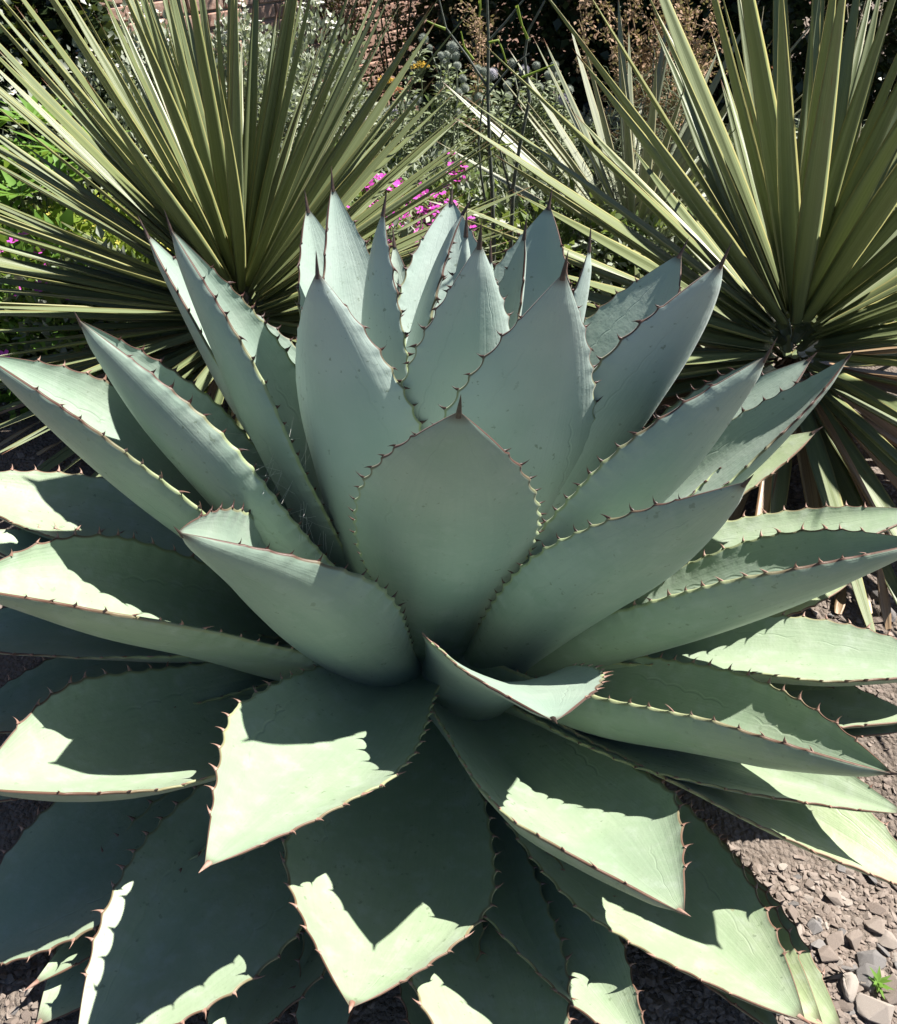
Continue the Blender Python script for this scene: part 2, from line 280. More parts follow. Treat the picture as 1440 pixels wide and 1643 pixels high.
# ------------------------------------------------------------------ setting: bed, wall
def gz(x, y):
    return .084 * min(max(y, -3.0), 1.2) 
def gzn(x, y):
    return gz(x, y) + .012 * mnoise.noise(Vector((x * 2.1, y * 2.1, .3))) + .006 * mnoise.noise(Vector((x * 7, y * 7, 1.3)))
def mat_soil():
    b = NB('stony_soil'); tc = b.n('ShaderNodeTexCoord'); P = tc.outputs['Object']
    n1 = b.noise(P, 1.3, 4); n2 = b.noise(P, 22, 5, .65); n3 = b.noise(P, 120, 4, .65)
    v = b.n('ShaderNodeTexVoronoi', feature='F1'); b.set(v.inputs['Vector'], P); v.inputs['Scale'].default_value = 95
    col = b.mix(b.ss(n2, .3, .7), (.13, .103, .084), (.205, .170, .144))
    col = b.mix(b.math('MULTIPLY', b.ss(n3, .35, .7), .6), col, (.24, .203, .177))
    col = b.mix(b.math('MULTIPLY', b.ss(n1, .45, .65), .5), col, (.10, .080, .065))
    h = b.math('ADD', b.math('MULTIPLY', n3, .8), b.math('ADD', b.math('MULTIPLY', n2, 1.2), b.math('MULTIPLY', v.outputs[0], -.8)))
    return b.bsdf(col, .9, .15, b.bump(h, .9, .012))
M_SOIL = mat_soil()
def axis(lo, hi, d0, dense_lo, dense_hi, grow=1.35):
    a = list(np.arange(dense_lo, dense_hi + 1e-6, d0)); s = d0; x = dense_hi
    while x < hi: s *= grow; x = min(hi, x + s); a.append(x)
    s = d0; x = dense_lo; pre = []
    while x > lo: s *= grow; x = max(lo, x - s); pre.append(x)
    return pre[::-1] + a
gx = axis(-120, 120, .045, -2.2, 2.2); gy = axis(-60, 160, .045, -1.3, 2.4)
V = [(x, y, gzn(x, y)) for y in gy for x in gx]; nx_ = len(gx)
F = [(j * nx_ + i, j * nx_ + i + 1, (j + 1) * nx_ + i + 1, (j + 1) * nx_ + i) for j in range(len(gy) - 1) for i in range(nx_ - 1)]
tag(obj('ground', mesh('ground', V, F, M_SOIL)), kind='structure')

# brick garden wall behind the border: every brick its own piece
WALL_ROT = R(48); WZ0 = .06; WX0, WX1 = -5.05, 7.0; WH = 2.1; WP = Vector((-.75, 4.3, WZ0))
WM = Matrix.Translation(WP) @ Matrix.Rotation(WALL_ROT, 4, 'Z')
def mat_brick():
    b = NB('old_brick'); oi = b.n('ShaderNodeObjectInfo'); tc = b.n('ShaderNodeTexCoord'); geo = b.n('ShaderNodeNewGeometry')
    P = geo.outputs['Position']
    cell = b.n('ShaderNodeTexWhiteNoise', noise_dimensions='3D'); sn = b.n('ShaderNodeVectorMath', operation='SNAP')
    b.set(sn.inputs[0], P); sn.inputs[1].default_value = (.225, .2, .075); b.set(cell.inputs['Vector'], sn.outputs[0])
    n = b.noise(P, 35, 4, .6)
    col = b.mix(cell.outputs[0], (.33, .19, .145), (.42, .275, .215))
    col = b.mix(b.math('MULTIPLY', b.ss(n, .4, .7), .6), col, (.45, .35, .29))
    return b.bsdf(col, .9, .15, b.bump(n, .5, .006))
M_BRICK = mat_brick(); M_MORTAR = mat_simple('lime_mortar', (.34, .27, .22), (.42, .34, .28), 40, .95, .1)
wall = empty('brick_wall', WP); wall.rotation_euler = (0, 0, WALL_ROT)
tag(wall, 'old pink-red brick garden wall closing off the border behind all the plants', 'wall')
def box_vf(x0, x1, y0, y1, z0, z1, b=0):
    return ([(x0, y0, z0), (x1, y0, z0), (x1, y1, z0), (x0, y1, z0), (x0, y0, z1), (x1, y0, z1), (x1, y1, z1), (x0, y1, z1)],
            [(b, b + 3, b + 2, b + 1), (b + 4, b + 5, b + 6, b + 7), (b, b + 1, b + 5, b + 4), (b + 1, b + 2, b + 6, b + 5), (b + 2, b + 3, b + 7, b + 6), (b + 3, b, b + 4, b + 7)])
v, f = box_vf(WX0, WX1, .012, .24, -.2, WH); obj('mortar_core', mesh('mortar_core', v, f, M_MORTAR, False), wall)
rb = random.Random(3); bricks = []
def brick_mesh(L_, seed):
    r = random.Random(seed); bm = bmesh.new(); bmesh.ops.create_cube(bm, size=1)
    for vv in bm.verts: vv.co = Vector((vv.co.x * L_ + r.uniform(-.003, .003), vv.co.y * .10 + r.uniform(-.002, .002), vv.co.z * .064 + r.uniform(-.0025, .0025)))
    bmesh.ops.bevel(bm, geom=bm.edges[:], offset=.005, segments=1, affect='EDGES')
    me = bpy.data.meshes.new('brick'); bm.to_mesh(me); bm.free(); me.materials.append(M_BRICK); return me
BR = [brick_mesh(.214, i) for i in range(5)]
row = 0; z = .04
while z < WH - .04:
    x = WX0 + (.11 if row % 2 else 0)
    while x < WX1 - .1:
        c = Vector((x + .107, .045 + rb.uniform(-.007, .005), z)); px, py, _ = to_px(WM @ c)
        bricks.append(((0 if (-60 < px < 1500 and py > -30) else 1000) + abs(px - 560) * .5 + abs(py - 20), c, rb.randrange(5))); x += .225
    z += .075; row += 1
bricks.sort(key=lambda a: a[0]); V, F = [], []
for k, (_, c, m) in enumerate(bricks):
    if k < 295: o = obj('brick', BR[m], wall); o.location = c
    else:
        b0 = len(V); V += [vv.co + c for vv in BR[m].vertices]; F += [[b0 + i for i in ff.vertices] for ff in BR[m].polygons]
tag(obj('brickwork', mesh('brickwork', V, F, M_BRICK, False), wall), kind='stuff')

# ------------------------------------------------------------------ the agave
TILT = R(6.0)      # the whole rosette leans back with the slope of the bed
TILT_M = np.array([[1, 0, 0], [0, math.cos(TILT), math.sin(TILT)], [0, -math.sin(TILT), math.cos(TILT)]])
def leaf_rows(p, t, u, seed, und):
    phi, r0, z0, e0, e1, e2, lat, L, W, fb, tm, pp, k0, k1, roll, rt = p
    rg = np.random.default_rng(seed)
    n = 400
    tf = np.linspace(0, 1, n); mid = (tf[:-1] + tf[1:]) / 2
    el = e0 + e1 * mid + e2 * mid ** 2; az = phi + lat * mid
    d = np.stack([np.cos(el) * np.cos(az), np.cos(el) * np.sin(az), np.sin(el)], -1)
    base = np.array([r0 * math.cos(phi), r0 * math.sin(phi), z0])
    Mf = np.vstack([base, base + np.cumsum(d, 0) * L / (n - 1)])
    M = np.stack([np.interp(t, tf, Mf[:, i]) for i in range(3)], -1)
    el = e0 + e1 * t + e2 * t * t; az = phi + lat * t
    T = np.stack([np.cos(el) * np.cos(az), np.cos(el) * np.sin(az), np.sin(el)], -1)
    S = np.stack([-np.sin(az), np.cos(az), 0 * az], -1); N = np.cross(T, S)
    ro = roll + rt * t; c, s = np.cos(ro)[:, None], np.sin(ro)[:, None]
    S2 = S * c + N * s; N2 = N * c - S * s
    x = np.clip(t / tm, 0, 1); f1 = fb + (1 - fb) * np.sin(x * np.pi / 2) ** 1.6
    y = np.clip((t - tm) / (1 - tm), 1e-6, 1); f2 = 1 - y ** pp
    w = W * np.where(t < tm, f1, f2)
    k = np.clip(k0 + k1 * t, .05, 1.55)[:, None]
    return M @ TILT_M.T, T @ TILT_M.T, S2 @ TILT_M.T, N2 @ TILT_M.T, w, k

def teeth_positions(p, seed, q):
    """arc positions of the teeth of one margin"""
    rg = random.Random(seed); L = p[7]; t = .20 + .05 * rg.random(); out = []
    while t < .93:
        sp = (.022 + .016 * math.sin(min(1, t) * 2.6)) * rg.uniform(.82, 1.2)
        out.append((t, (.55 + .6 * min(1, t / .55)) * (1 if t < .8 else 1 - (t - .8) * 2.2) * rg.uniform(.8, 1.2)))
        t += sp / L
    return out

def build_leaf(name, p, q, seed, und):
    nt_, nu = 190, 17
    t = 1 - (1 - np.linspace(0, 1, nt_)) ** 1.12
    u = np.sin(np.linspace(-1, 1, nu) * np.pi / 2 * .92) / math.sin(math.pi / 2 * .92)
    M, T, S, N, w, k = leaf_rows(p, t, u, seed, und)
    L, W = p[7], p[8]
    teeth = [teeth_positions(p, seed * 2 + i, q) for i in (0, 1)]
    # scalloped margin: a swelling under each tooth, hollows between
    U = np.repeat(u[None], nt_, 0).copy()
    ext = np.zeros((nt_, 2))
    for i in (0, 1):
        tp = np.array([a for a, _ in teeth[i]]); ds = (t[:, None] - tp[None]) * L
        j = np.clip(np.searchsorted(tp, t) - 1, 0, len(tp) - 2); fr_ = np.clip((t - tp[j]) / (tp[j + 1] - tp[j]), 0, 1)
        gap = (tp[j + 1] - tp[j]) * L
        ext[:, i] = np.where((t > tp[0]) & (t < tp[-1]), np.minimum(.0068, gap * .19) * ((1 - np.sin(np.pi * fr_)) ** 1.2 - .35), -.002 * np.clip((t - .1) * 10, 0, 1)) * np.clip(w / (W * .45), 0, 1)
    A = np.sin(k * U) / k; B = (1 - np.cos(k * U)) / k
    wl = np.repeat(w[:, None], nu, 1)
    e8 = np.clip((np.abs(U) - .80) / .20, 0, 1) ** 2
    wl = wl + np.where(U > 0, ext[:, 1:2], ext[:, 0:1]) * e8
    nx = -np.sin(k * U); nz = np.cos(k * U)
    ln = S[:, None] * nx[..., None] + N[:, None] * nz[..., None]
    ad = M[:, None] + S[:, None] * (wl * A)[..., None] + N[:, None] * (wl * B)[..., None]
    # gentle dents and waves
    rg = np.random.default_rng(seed + 77)
    disp = np.zeros((nt_, nu))
    for _ in range(7):
        ft, fu, ph = rg.uniform(1.5, 7.5), rg.uniform(-2.2, 2.2), rg.uniform(0, 6.28)
        disp += rg.uniform(.3, 1) * np.sin(ft * 2 * t[:, None] + fu * 1.6 * U + ph)
    for _ in range(3):
        fu, ph = rg.uniform(3.0, 8.0), rg.uniform(0, 6.28); disp += rg.uniform(.5, 1.2) * np.sin(fu * U + ph + .8 * t[:, None]) * np.clip(1.15 - np.abs(U), 0, 1)
    ed = np.zeros((nt_, nu))
    for sd in (-1, 1):
        ph = rg.uniform(0, 6.28, 2)
        ed += (np.sin(t * rg.uniform(14, 22) + ph[0]) * .6 + np.sin(t * rg.uniform(30, 44) + ph[1]) * .3)[:, None] * np.clip(U * sd, 0, 1) ** 4
    env = np.clip(t * 5, 0, 1) * np.clip((1 - t) * 4, 0, 1)
    disp = (disp * .0011 * und + ed * .0014 * und - .0022 * np.exp(-(U / .10) ** 2)) * env[:, None]
    ad = ad + ln * disp[..., None]
    th = (.055 * np.exp(-t * 5) + .022 * (1 - t) ** .8 + .002) * min(1, W / .12)
    tk = th[:, None] * (1 - np.abs(U) ** 2.5) * np.minimum(1, w / (W * .25))[:, None]
    ab = ad - ln * (tk + .0034 * np.minimum(1, w / (W * .2))[:, None])[..., None]
    # one closed tube: upper face left to right, lower face back
    ring = np.concatenate([ad, ab[:, ::-1]], 1); m = ring.shape[1]
    uv = np.concatenate([np.stack([(U + 1) / 2, np.repeat(t[:, None], nu, 1)], -1), np.stack([(U[:, ::-1] + 1) / 2, np.repeat(t[:, None], nu, 1)], -1)], 1)
    V = ring.reshape(-1, 3); UVs = uv.reshape(-1, 2)
    i = np.arange(nt_ - 1)[:, None] * m; j = np.arange(m)[None]; j2 = (j + 1) % m
    F = np.stack([i + j, i + m + j, i + m + j2, i + j2], -1).reshape(-1, 4)
    me = mesh(name, V, F, M_AGAVE, True, UVs)
    # teeth frames
    frames = []
    for i2, sd in ((0, 0), (1, nu - 1)):
        for (tt, sz) in teeth[i2]:
            r = int(np.argmin(np.abs(t - tt)))
            P0 = ad[r, sd]; outw = ad[r, sd] - ad[r, sd + (1 if sd == 0 else -2)]; outw /= np.linalg.norm(outw) + 1e-9
            Tg = ad[min(r + 1, nt_ - 1), nu // 2] - ad[r - 1, nu // 2]; Tg /= np.linalg.norm(Tg) + 1e-9
            frames.append((P0, outw, Tg, ln[r, sd], sz, tt))
    tipP = ad[-1, nu // 2]; tipT = M[-1] - M[-6]; tipT /= np.linalg.norm(tipT)
    return me, frames, tipP, tipT, N[-1]

def hook_mesh(name, mat, bend, ln=.0118, bw=.0034, bt=.0015):
    V, F = [], []; ns, nr = 6, 5
    for r in range(nr):
        f = r / (nr - 1); wd = (1 - f) ** 1.35
        for s in range(ns):
            a = s / ns * 6.2832
            V.append((math.cos(a) * bw * wd + bend * f * f * ln, f * ln - .0015, math.sin(a) * bt * (wd ** .6)))
    for r in range(nr - 1):
        for s in range(ns):
            F.append((r * ns + s, r * ns + (s + 1) % ns, (r + 1) * ns + (s + 1) % ns, (r + 1) * ns + s))
    return mesh(name, V, F, mat)
HOOKS = {k: [hook_mesh('tooth', m, b) for b in (.75, .35, -.35, -.7)] for k, m in (('dark', M_TOOTH_DARK), ('pale', M_TOOTH_PALE))}

agave = empty('agave_plant')
tag(agave, 'huge blue-green agave rosette with broad dark-toothed leaves in the middle of the gravel', 'agave')
LEAF_OBJ = {}; all_teeth = []; FRAMES = {}
def age_of(nm, q): return AGE.get(nm, max(0, (q - .62) * 1.1))
for li, (nm, (q, p)) in enumerate(LEAVES.items()):
    age = age_of(nm, q); und = UND.get(nm, .7 + q * 1.1)
    me, frames, tipP, tipT, tipN = build_leaf('leaf', p, q, 100 + li, und)
    lo = obj('leaf', me, agave); lo.color = (age, (li * .137) % 1, YOUNG.get(nm, max(0., min(1., (.66 - q) * 2.6))), 1); LEAF_OBJ[nm] = lo
    kind = 'pale' if q > .58 else 'dark'; FRAMES[nm] = frames
    for fr in frames:
        px, py, z = to_px(fr[0])
        vis = -20 < px < 1460 and -20 < py < 1663 and z > 0
        all_teeth.append((fr[4] / max(z, .1) if vis else 0, li, nm, kind, fr))
    # terminal spine
    sl = (.044 if q < .5 else .026); V, F = [], []; ns = 8
    B1 = Vector(tipN).cross(Vector(tipT)).normalized(); B2 = Vector(tipT).cross(B1)
    for r in range(7):
        f = r / 6; rad = .0046 * (1 - f) ** .9 + .0002
        c = Vector(tipP) + Vector(tipT) * (sl * f - .012) + B2 * (.002 * f)
        for s in range(ns):
            a = s / ns * 6.2832; V.append(c + (B1 * math.cos(a) + B2 * math.sin(a) * .7) * rad)
    for r in range(6):
        for s in range(ns): F.append((r * ns + s, r * ns + (s + 1) % ns, (r + 1) * ns + (s + 1) % ns, (r + 1) * ns + s))
    obj('terminal_spine', mesh('terminal_spine', V, F, M_SPINE if q < .75 else M_TOOTH_PALE), lo)
def tooth_matrix(fr):
    P0, o, T, n, sz, tt = fr
    o = Vector(o); T = Vector(T); T = (T - o * T.dot(o)).normalized(); Z = T.cross(o)
    s = sz
    return Matrix(((T.x * s, o.x * s, Z.x * s, P0[0]), (T.y * s, o.y * s, Z.y * s, P0[1]), (T.z * s, o.z * s, Z.z * s, P0[2]), (0, 0, 0, 1)))
all_teeth.sort(key=lambda a: -a[0])
rg = random.Random(5); rest = {}
for k, (_, li, nm, kind, fr) in enumerate(all_teeth):
    hm = HOOKS[kind][rg.choices((0, 1, 2, 3), (4, 4, 2, 1))[0]]
    if k < 290:
        o = obj('tooth', hm, LEAF_OBJ[nm]); o.matrix_basis = tooth_matrix(fr)
    else: rest.setdefault((nm, kind), []).append((hm, tooth_matrix(fr)))
for (nm, kind), lst in rest.items():
    V, F = [], []
    for hm, mx in lst:
        b = len(V); V += [mx @ v.co for v in hm.vertices]; F += [[b + i for i in f.vertices] for f in hm.polygons]
    tag(obj('margin_teeth', mesh('margin_teeth', V, F, M_TOOTH_DARK if kind == 'dark' else M_TOOTH_PALE), LEAF_OBJ[nm]), kind='stuff')
# the short stem hidden in the rosette
V, F = [], []; ns = 20
for r, (rad, z) in enumerate(((.10, -.05), (.12, .05), (.11, .15), (.075, .26), (.03, .36), (.005, .40))):
    for s in range(ns): V.append((rad * math.cos(s / ns * 6.2832), rad * math.sin(s / ns * 6.2832), z))
for r in range(5):
    for s in range(ns): F.append((r * ns + s, r * ns + (s + 1) % ns, (r + 1) * ns + (s + 1) % ns, (r + 1) * ns + s))
M_STEM = mat_simple('agave_stem', (.10, .12, .06), (.16, .17, .09), 20)
obj('stem', mesh('stem', V, F, M_STEM), agave)

# cobweb strung between three leaves at the left of the rosette
rg = random.Random(31); web = empty('spider_web'); strands = []
def web_pt(nm, lo, hi): 
    c = [f for f in FRAMES[nm] if lo < f[5] < hi]; f = rg.choice(c); return Vector(f[0]) + Vector((rg.uniform(-.02, .02), rg.uniform(-.02, .02), rg.uniform(-.02, .02)))
M_WEB = mat_simple('cobweb', (.55, .55, .52), (.7, .7, .68), 50, .6, .3)
V, F = [], []
for i in range(46):
    a = web_pt('L3', .30, .62); b_ = web_pt(('L2', 'L1', 'L2')[i % 3], .25, .58)
    if i % 2: b_ = a.lerp(b_, rg.uniform(.2, .7)); a = a + Vector((rg.uniform(-.05, .05), rg.uniform(-.05, .05), rg.uniform(-.05, .05)))
    r = .00022; s_ = (b_ - a).normalized().orthogonal().normalized() * r; t_ = (b_ - a).normalized().cross(s_); k = len(V)
    for q_ in (a, (a + b_) / 2 - Vector((0, 0, .004)), b_): V += [q_ + s_, q_ - s_ * .5 + t_ * .87, q_ - s_ * .5 - t_ * .87]
    for j in (0, 3):
        for m_ in range(3): F.append((k + j + m_, k + j + (m_ + 1) % 3, k + j + 3 + (m_ + 1) % 3, k + j + 3 + m_))
tag(obj('threads', mesh('threads', V, F, M_WEB), web), kind='stuff'); tag(web, 'thin dusty cobweb strung between the left leaves of the agave', 'spider web')

# ------------------------------------------------------------------ plant helpers
def nrm(a): return a / (np.linalg.norm(a, axis=-1, keepdims=True) + 1e-9)
def leaves_vf(C, D, N, l, w, fold=.25, bend=.15, b0=0):
    """folded leaf blades: base, two shoulders, midrib, tip"""
    D = nrm(D); S = nrm(np.cross(D, N)); N = np.cross(S, D); l = l[:, None]; w = w[:, None]
    p0 = C; m = C + D * l * .48 - N * w * fold; sl = C + D * l * .42 - S * w; sr = C + D * l * .42 + S * w; tp = C + D * l - N * l * bend
    V = np.stack([p0, sl, m, sr, tp], 1).reshape(-1, 3); i = np.arange(len(C))[:, None] * 5 + b0
    F = np.concatenate([i + np.array([[0, 2, 1]]), i + np.array([[0, 3, 2]]), i + np.array([[1, 2, 4]]), i + np.array([[2, 3, 4]])])
    return V, F
def fast_mesh(name, V, F, mats, smooth=False):
    me = bpy.data.meshes.new(name); V = np.asarray(V, np.float32); F = np.asarray(F, np.int32)
    me.vertices.add(len(V)); me.vertices.foreach_set('co', V.ravel())
    k = F.shape[1]; me.loops.add(F.size); me.loops.foreach_set('vertex_index', F.ravel()); me.polygons.add(len(F))
    me.polygons.foreach_set('loop_start', np.arange(0, F.size, k, dtype=np.int32))
    if smooth: me.polygons.foreach_set('use_smooth', np.ones(len(F), bool))
    for m in (mats if isinstance(mats, list) else [mats]): me.materials.append(m)
    me.update(calc_edges=True); me.validate(); return me
def tube_vf(pts, r0, r1, ns=5, b0=0):
    pts = [Vector(p) for p in pts]; V, F = [], []; n = len(pts)
    for i, p in enumerate(pts):
        d = (pts[min(i + 1, n - 1)] - pts[max(i - 1, 0)]).normalized(); a = d.cross(Vector((.3, .9, .2))).normalized(); b = d.cross(a)
        r = r0 + (r1 - r0) * i / max(1, n - 1)
        for s in range(ns): V.append(p + (a * math.cos(s / ns * 6.2832) + b * math.sin(s / ns * 6.2832)) * r)
    for i in range(n - 1):
        for s in range(ns): F.append((b0 + i * ns + s, b0 + i * ns + (s + 1) % ns, b0 + (i + 1) * ns + (s + 1) % ns, b0 + (i + 1) * ns + s))
    return V, F
def tubes(name, lst, mat, parent):
    V, F = [], []
    for pts, r0, r1 in lst:
        v, f = tube_vf(pts, r0, r1, 5, len(V)); V += v; F += f
    return obj(name, mesh(name, V, F, mat), parent)
def curve_pts(p0, p1, sag, n=7, rg=random):
    p0, p1 = Vector(p0), Vector(p1); off = Vector(sag)
    return [p0.lerp(p1, i / (n - 1)) + off * math.sin(math.pi * i / (n - 1)) for i in range(n)]
def leafmat(name, c1, c2, tr=.3, rough=.5, spec=.35, scale=9.0):
    b = NB(name); g = b.n('ShaderNodeNewGeometry'); oi = b.n('ShaderNodeObjectInfo')
    n = b.noise(g.outputs['Position'], scale, 3, .6); rnd = g.outputs['Random Per Island']
    f = b.math('ADD', b.math('MULTIPLY', rnd, .6), b.math('MULTIPLY', b.ss(n, .3, .7), .4))
    col = b.mix(f, c1, c2)
    return b.bsdf(col, rough, spec, None, (tr, b.mix(.5, col, (.30, .38, .05))))

# ------------------------------------------------------------------ yuccas
def mat_yucca(name, c1, c2, edge, tipc, tr=.18):
    b = NB(name); uv = b.n('ShaderNodeUVMap'); sp = b.n('ShaderNodeSeparateXYZ'); b.set(sp.inputs[0], uv.outputs[0]); u, t = sp.outputs[0], sp.outputs[1]
    oi = b.n('ShaderNodeObjectInfo'); rnd = oi.outputs['Random']
    au = b.math('ABSOLUTE', b.math('SUBTRACT', b.math('MULTIPLY', u, 2.0), 1.0))
    cb = b.n('ShaderNodeCombineXYZ'); b.set(cb.inputs[2], b.math('MULTIPLY', rnd, 30.0))
    st = b.noise(b.mapping(uv.outputs[0], (16, 1.3, 1), cb.outputs[0]), 1.0, 3); bl = b.noise(b.mapping(uv.outputs[0], (3, 9, 1), cb.outputs[0]), 1.0, 4, .6)
    col = b.mix(b.ss(st, .3, .7), c1, c2)
    col = b.mix(b.math('MULTIPLY', b.math('SUBTRACT', rnd, .2, clamp=True), .35), col, (.17, .215, .165))
    rust = b.math('MULTIPLY', b.ss(bl, .66, .74), b.ss(rnd, .55, .8))
    col = b.mix(b.math('MULTIPLY', rust, .8), col, (.16, .055, .03))
    col = b.mix(b.ss(au, .86, .95), col, edge)
    col = b.mix(b.ss(t, .93, .985), col, tipc)
    return b.bsdf(col, .42, .45, b.bump(st, .25, .004), (tr, b.mix(.5, col, (.40, .42, .10))))
M_YUC = mat_yucca('yucca_leaf', (.138, .170, .066), (.195, .228, .102), (.34, .32, .13), (.17, .075, .035))
M_YUC2 = mat_yucca('yucca_leaf_grey', (.215, .235, .155), (.275, .295, .200), (.36, .33, .20), (.17, .085, .05))
M_YUC_DEAD = mat_yucca('yucca_leaf_dead', (.22, .125, .065), (.33, .215, .125), (.30, .19, .10), (.12, .07, .045), .05)
def yucca_leaf_mesh(curve, twist, mat, droop=0.0, side=0.0):
    nr = 12; V, F, U = [], [], []
    for i in range(nr):
        t = i / (nr - 1); w = (.62 + .38 * math.sin(min(1, t / .38) * math.pi / 2)) if t < .38 else (1 - ((t - .38) / .62) ** 1.35)
        w = max(w, .012) * .5; keel = .30 * w; ang = twist * t
        z = curve * t * t - droop * t ** 3; yb = 0
        for (uu, zz) in ((-1, .34), (-.5, .07), (0, 0), (.5, .07), (1, .34), (.5, -.12), (0, -.22), (-.5, -.12)):
            x, zv = uu * w, zz * w
            V.append((side * t * t * 9 + x * math.cos(ang) - zv * math.sin(ang), t, z / .06 + x * math.sin(ang) + zv * math.cos(ang))); U.append(((uu + 1) / 2, t))
    for i in range(nr - 1):
        for s in range(8): F.append((i * 8 + s, i * 8 + (s + 1) % 8, (i + 1) * 8 + (s + 1) % 8, (i + 1) * 8 + s))
    return mesh('leaf', V, F, mat, True, U)
def yucca(name, label, C, n, Lr, Wd, seed, mat, tilt=(0, 0), zmin=-.35, dead=0, group=None, el_pow=1.0, brown=.02, spread=.06, stack=.2):
    rg = random.Random(seed); base = Vector((C.x, C.y, gz(C.x, C.y)))
    root = empty(name, base); tag(root, label, 'yucca', group)
    ms = [yucca_leaf_mesh(c, tw, mat, dr, sd) for c, tw, dr, sd in ((-.0025, .15, 0, .05), (-.0005, -.2, 0, -.04), (.0015, .3, 0, .02), (-.005, -.1, .002, -.06), (.001, .05, 0, 0), (-.001, .9, 0, .1), (.003, -.7, .004, -.12), (-.004, .4, .006, .08))]
    md = [yucca_leaf_mesh(-.006, .5, M_YUC_DEAD, .004), yucca_leaf_mesh(-.003, -.6, M_YUC_DEAD, .012)] if dead else []
    # trunk
    h = C.z - base.z; tubes('trunk', [([(0, 0, -.05), (.01, 0, h * .4), (0, 0, h * .72)], .075, .05)], M_BARK, root)
    T = Matrix.Rotation(tilt[0], 3, 'X') @ Matrix.Rotation(tilt[1], 3, 'Y')
    def put(me, d, L_, W_, roll, f=.5):
        d = d.normalized(); up = Vector((0, 0, 1)); s = d.cross(up)
        s = s.normalized() if s.length > .05 else Vector((1, 0, 0)); nn = s.cross(d)
        s2 = s * math.cos(roll) + nn * math.sin(roll); n2 = nn * math.cos(roll) - s * math.sin(roll)
        o = obj('leaf', me, root); p = C - base + Vector((d.x, d.y, 0)) * spread + Vector((0, 0, stack * (.45 - f))) + d * .02
        o.matrix_basis = Matrix(((s2.x * W_, d.x * L_, n2.x * W_, p.x), (s2.y * W_, d.y * L_, n2.y * W_, p.y), (s2.z * W_, d.z * L_, n2.z * W_, p.z), (0, 0, 0, 1)))
    for i in range(n):
        f = (i + .5) / n; z = 1 - (1 - zmin) * f ** el_pow; az = i * 2.39996 + rg.uniform(-.15, .15)
        rr = math.sqrt(max(0, 1 - z * z)); d = T @ Vector((rr * math.cos(az), rr * math.sin(az), z))
        d = (d + Vector((rg.uniform(-.07, .07), rg.uniform(-.07, .07), rg.uniform(-.06, .06)))).normalized()
        if d.dot((CAM - C).normalized()) > .90: continue
        L_ = Lr * rg.uniform(.84, 1.08) * (.86 + .16 * max(0, z)) * (1 if f > .08 else .8); put((md[rg.randrange(2)] if md and rg.random() < brown and d.z < .25 else ms[rg.randrange(8)]), d, L_, Wd * rg.uniform(.75, 1.15), rg.uniform(-.5, .5), f)
    for i in range(dead):
        az = i * 2.39996; z = rg.uniform(-1.1, -.15); d = Vector((math.cos(az), math.sin(az), z))
        put(md[rg.randrange(2)], d, min(Lr * rg.uniform(.55, .9), (h + .02) / max(.15, -d.normalized().z) * .97), Wd * rg.uniform(.6, .95), rg.uniform(-.8, .8), .8)
    return root
M_BARK = mat_simple('yucca_bark', (.07, .05, .035), (.14, .10, .07), 40, .9, .1)
yucca('yucca', 'yucca whose dense olive fan rises behind the left flank of the agave', atY(388, 486, 1.05), 270, .93, .037, 11, M_YUC, zmin=-.30, el_pow=1.25, dead=14)
yucca('yucca', 'broad-leaved yucca with a skirt of dead brown blades beside the gravel', atY(1275, 545, .82), 150, 1.06, .056, 23, M_YUC, zmin=-.38, el_pow=1.15, brown=.04, dead=46)
yucca('yucca', 'pale grey yucca in the border between globe thistles and dry brown stalks', atY(1015, 400, 1.95), 85, .86, .042, 37, M_YUC2, zmin=-.15, dead=10)

# ------------------------------------------------------------------ border plants
M_SILVER = leafmat('silver_leaf', (.24, .275, .215), (.38, .41, .33), .25, .75, .15)
M_THISTLE_LEAF = leafmat('thistle_leaf', (.17, .21, .125), (.27, .31, .20), .28, .6)
M_GREEN = leafmat('fresh_leaf', (.085, .185, .028), (.16, .30, .05), .35)
M_LIME = leafmat('lime_leaf', (.17, .27, .035), (.30, .37, .07), .35)
M_MID = leafmat('mid_leaf', (.08, .135, .035), (.165, .225, .075), .35)
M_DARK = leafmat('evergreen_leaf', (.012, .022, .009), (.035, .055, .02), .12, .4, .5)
M_BROWNHEDGE = leafmat('brown_conifer', (.040, .034, .020), (.085, .068, .040), .15, .7)
M_DRY = leafmat('dry_seed', (.26, .16, .10), (.46, .33, .235), .2, .8, .1)
M_DRYSTEM = mat_simple('dry_stem', (.20, .14, .085), (.32, .24, .16), 60, .85, .1)
M_GSTEM = mat_simple('green_stem', (.075, .10, .05), (.14, .165, .09), 60, .6)
M_GREYSTEM = mat_simple('dark_stem', (.060, .068, .055), (.11, .12, .10), 60, .6)
M_GLOBE = leafmat('globe_spike', (.25, .285, .235), (.36, .39, .34), .1, .7, .15)
M_GLOBEB = leafmat('globe_spike_blue', (.34, .33, .38), (.55, .53, .58), .1, .7, .15)
M_WHITEF = leafmat('white_petal', (.60, .60, .56), (.78, .78, .74), .3, .6, .2)
M_PINK = leafmat('magenta_petal', (.48, .035, .36), (.70, .10, .55), .3, .6, .2)
M_YEL = leafmat('yellow_floret', (.42, .25, .03), (.55, .36, .06), .2, .7, .15)
M_CORAL = leafmat('coral_floret', (.36, .12, .06), (.46, .21, .12), .2, .7, .15)
M_YELTINY = leafmat('spurge_floret', (.42, .38, .06), (.56, .50, .12), .2, .7, .15)

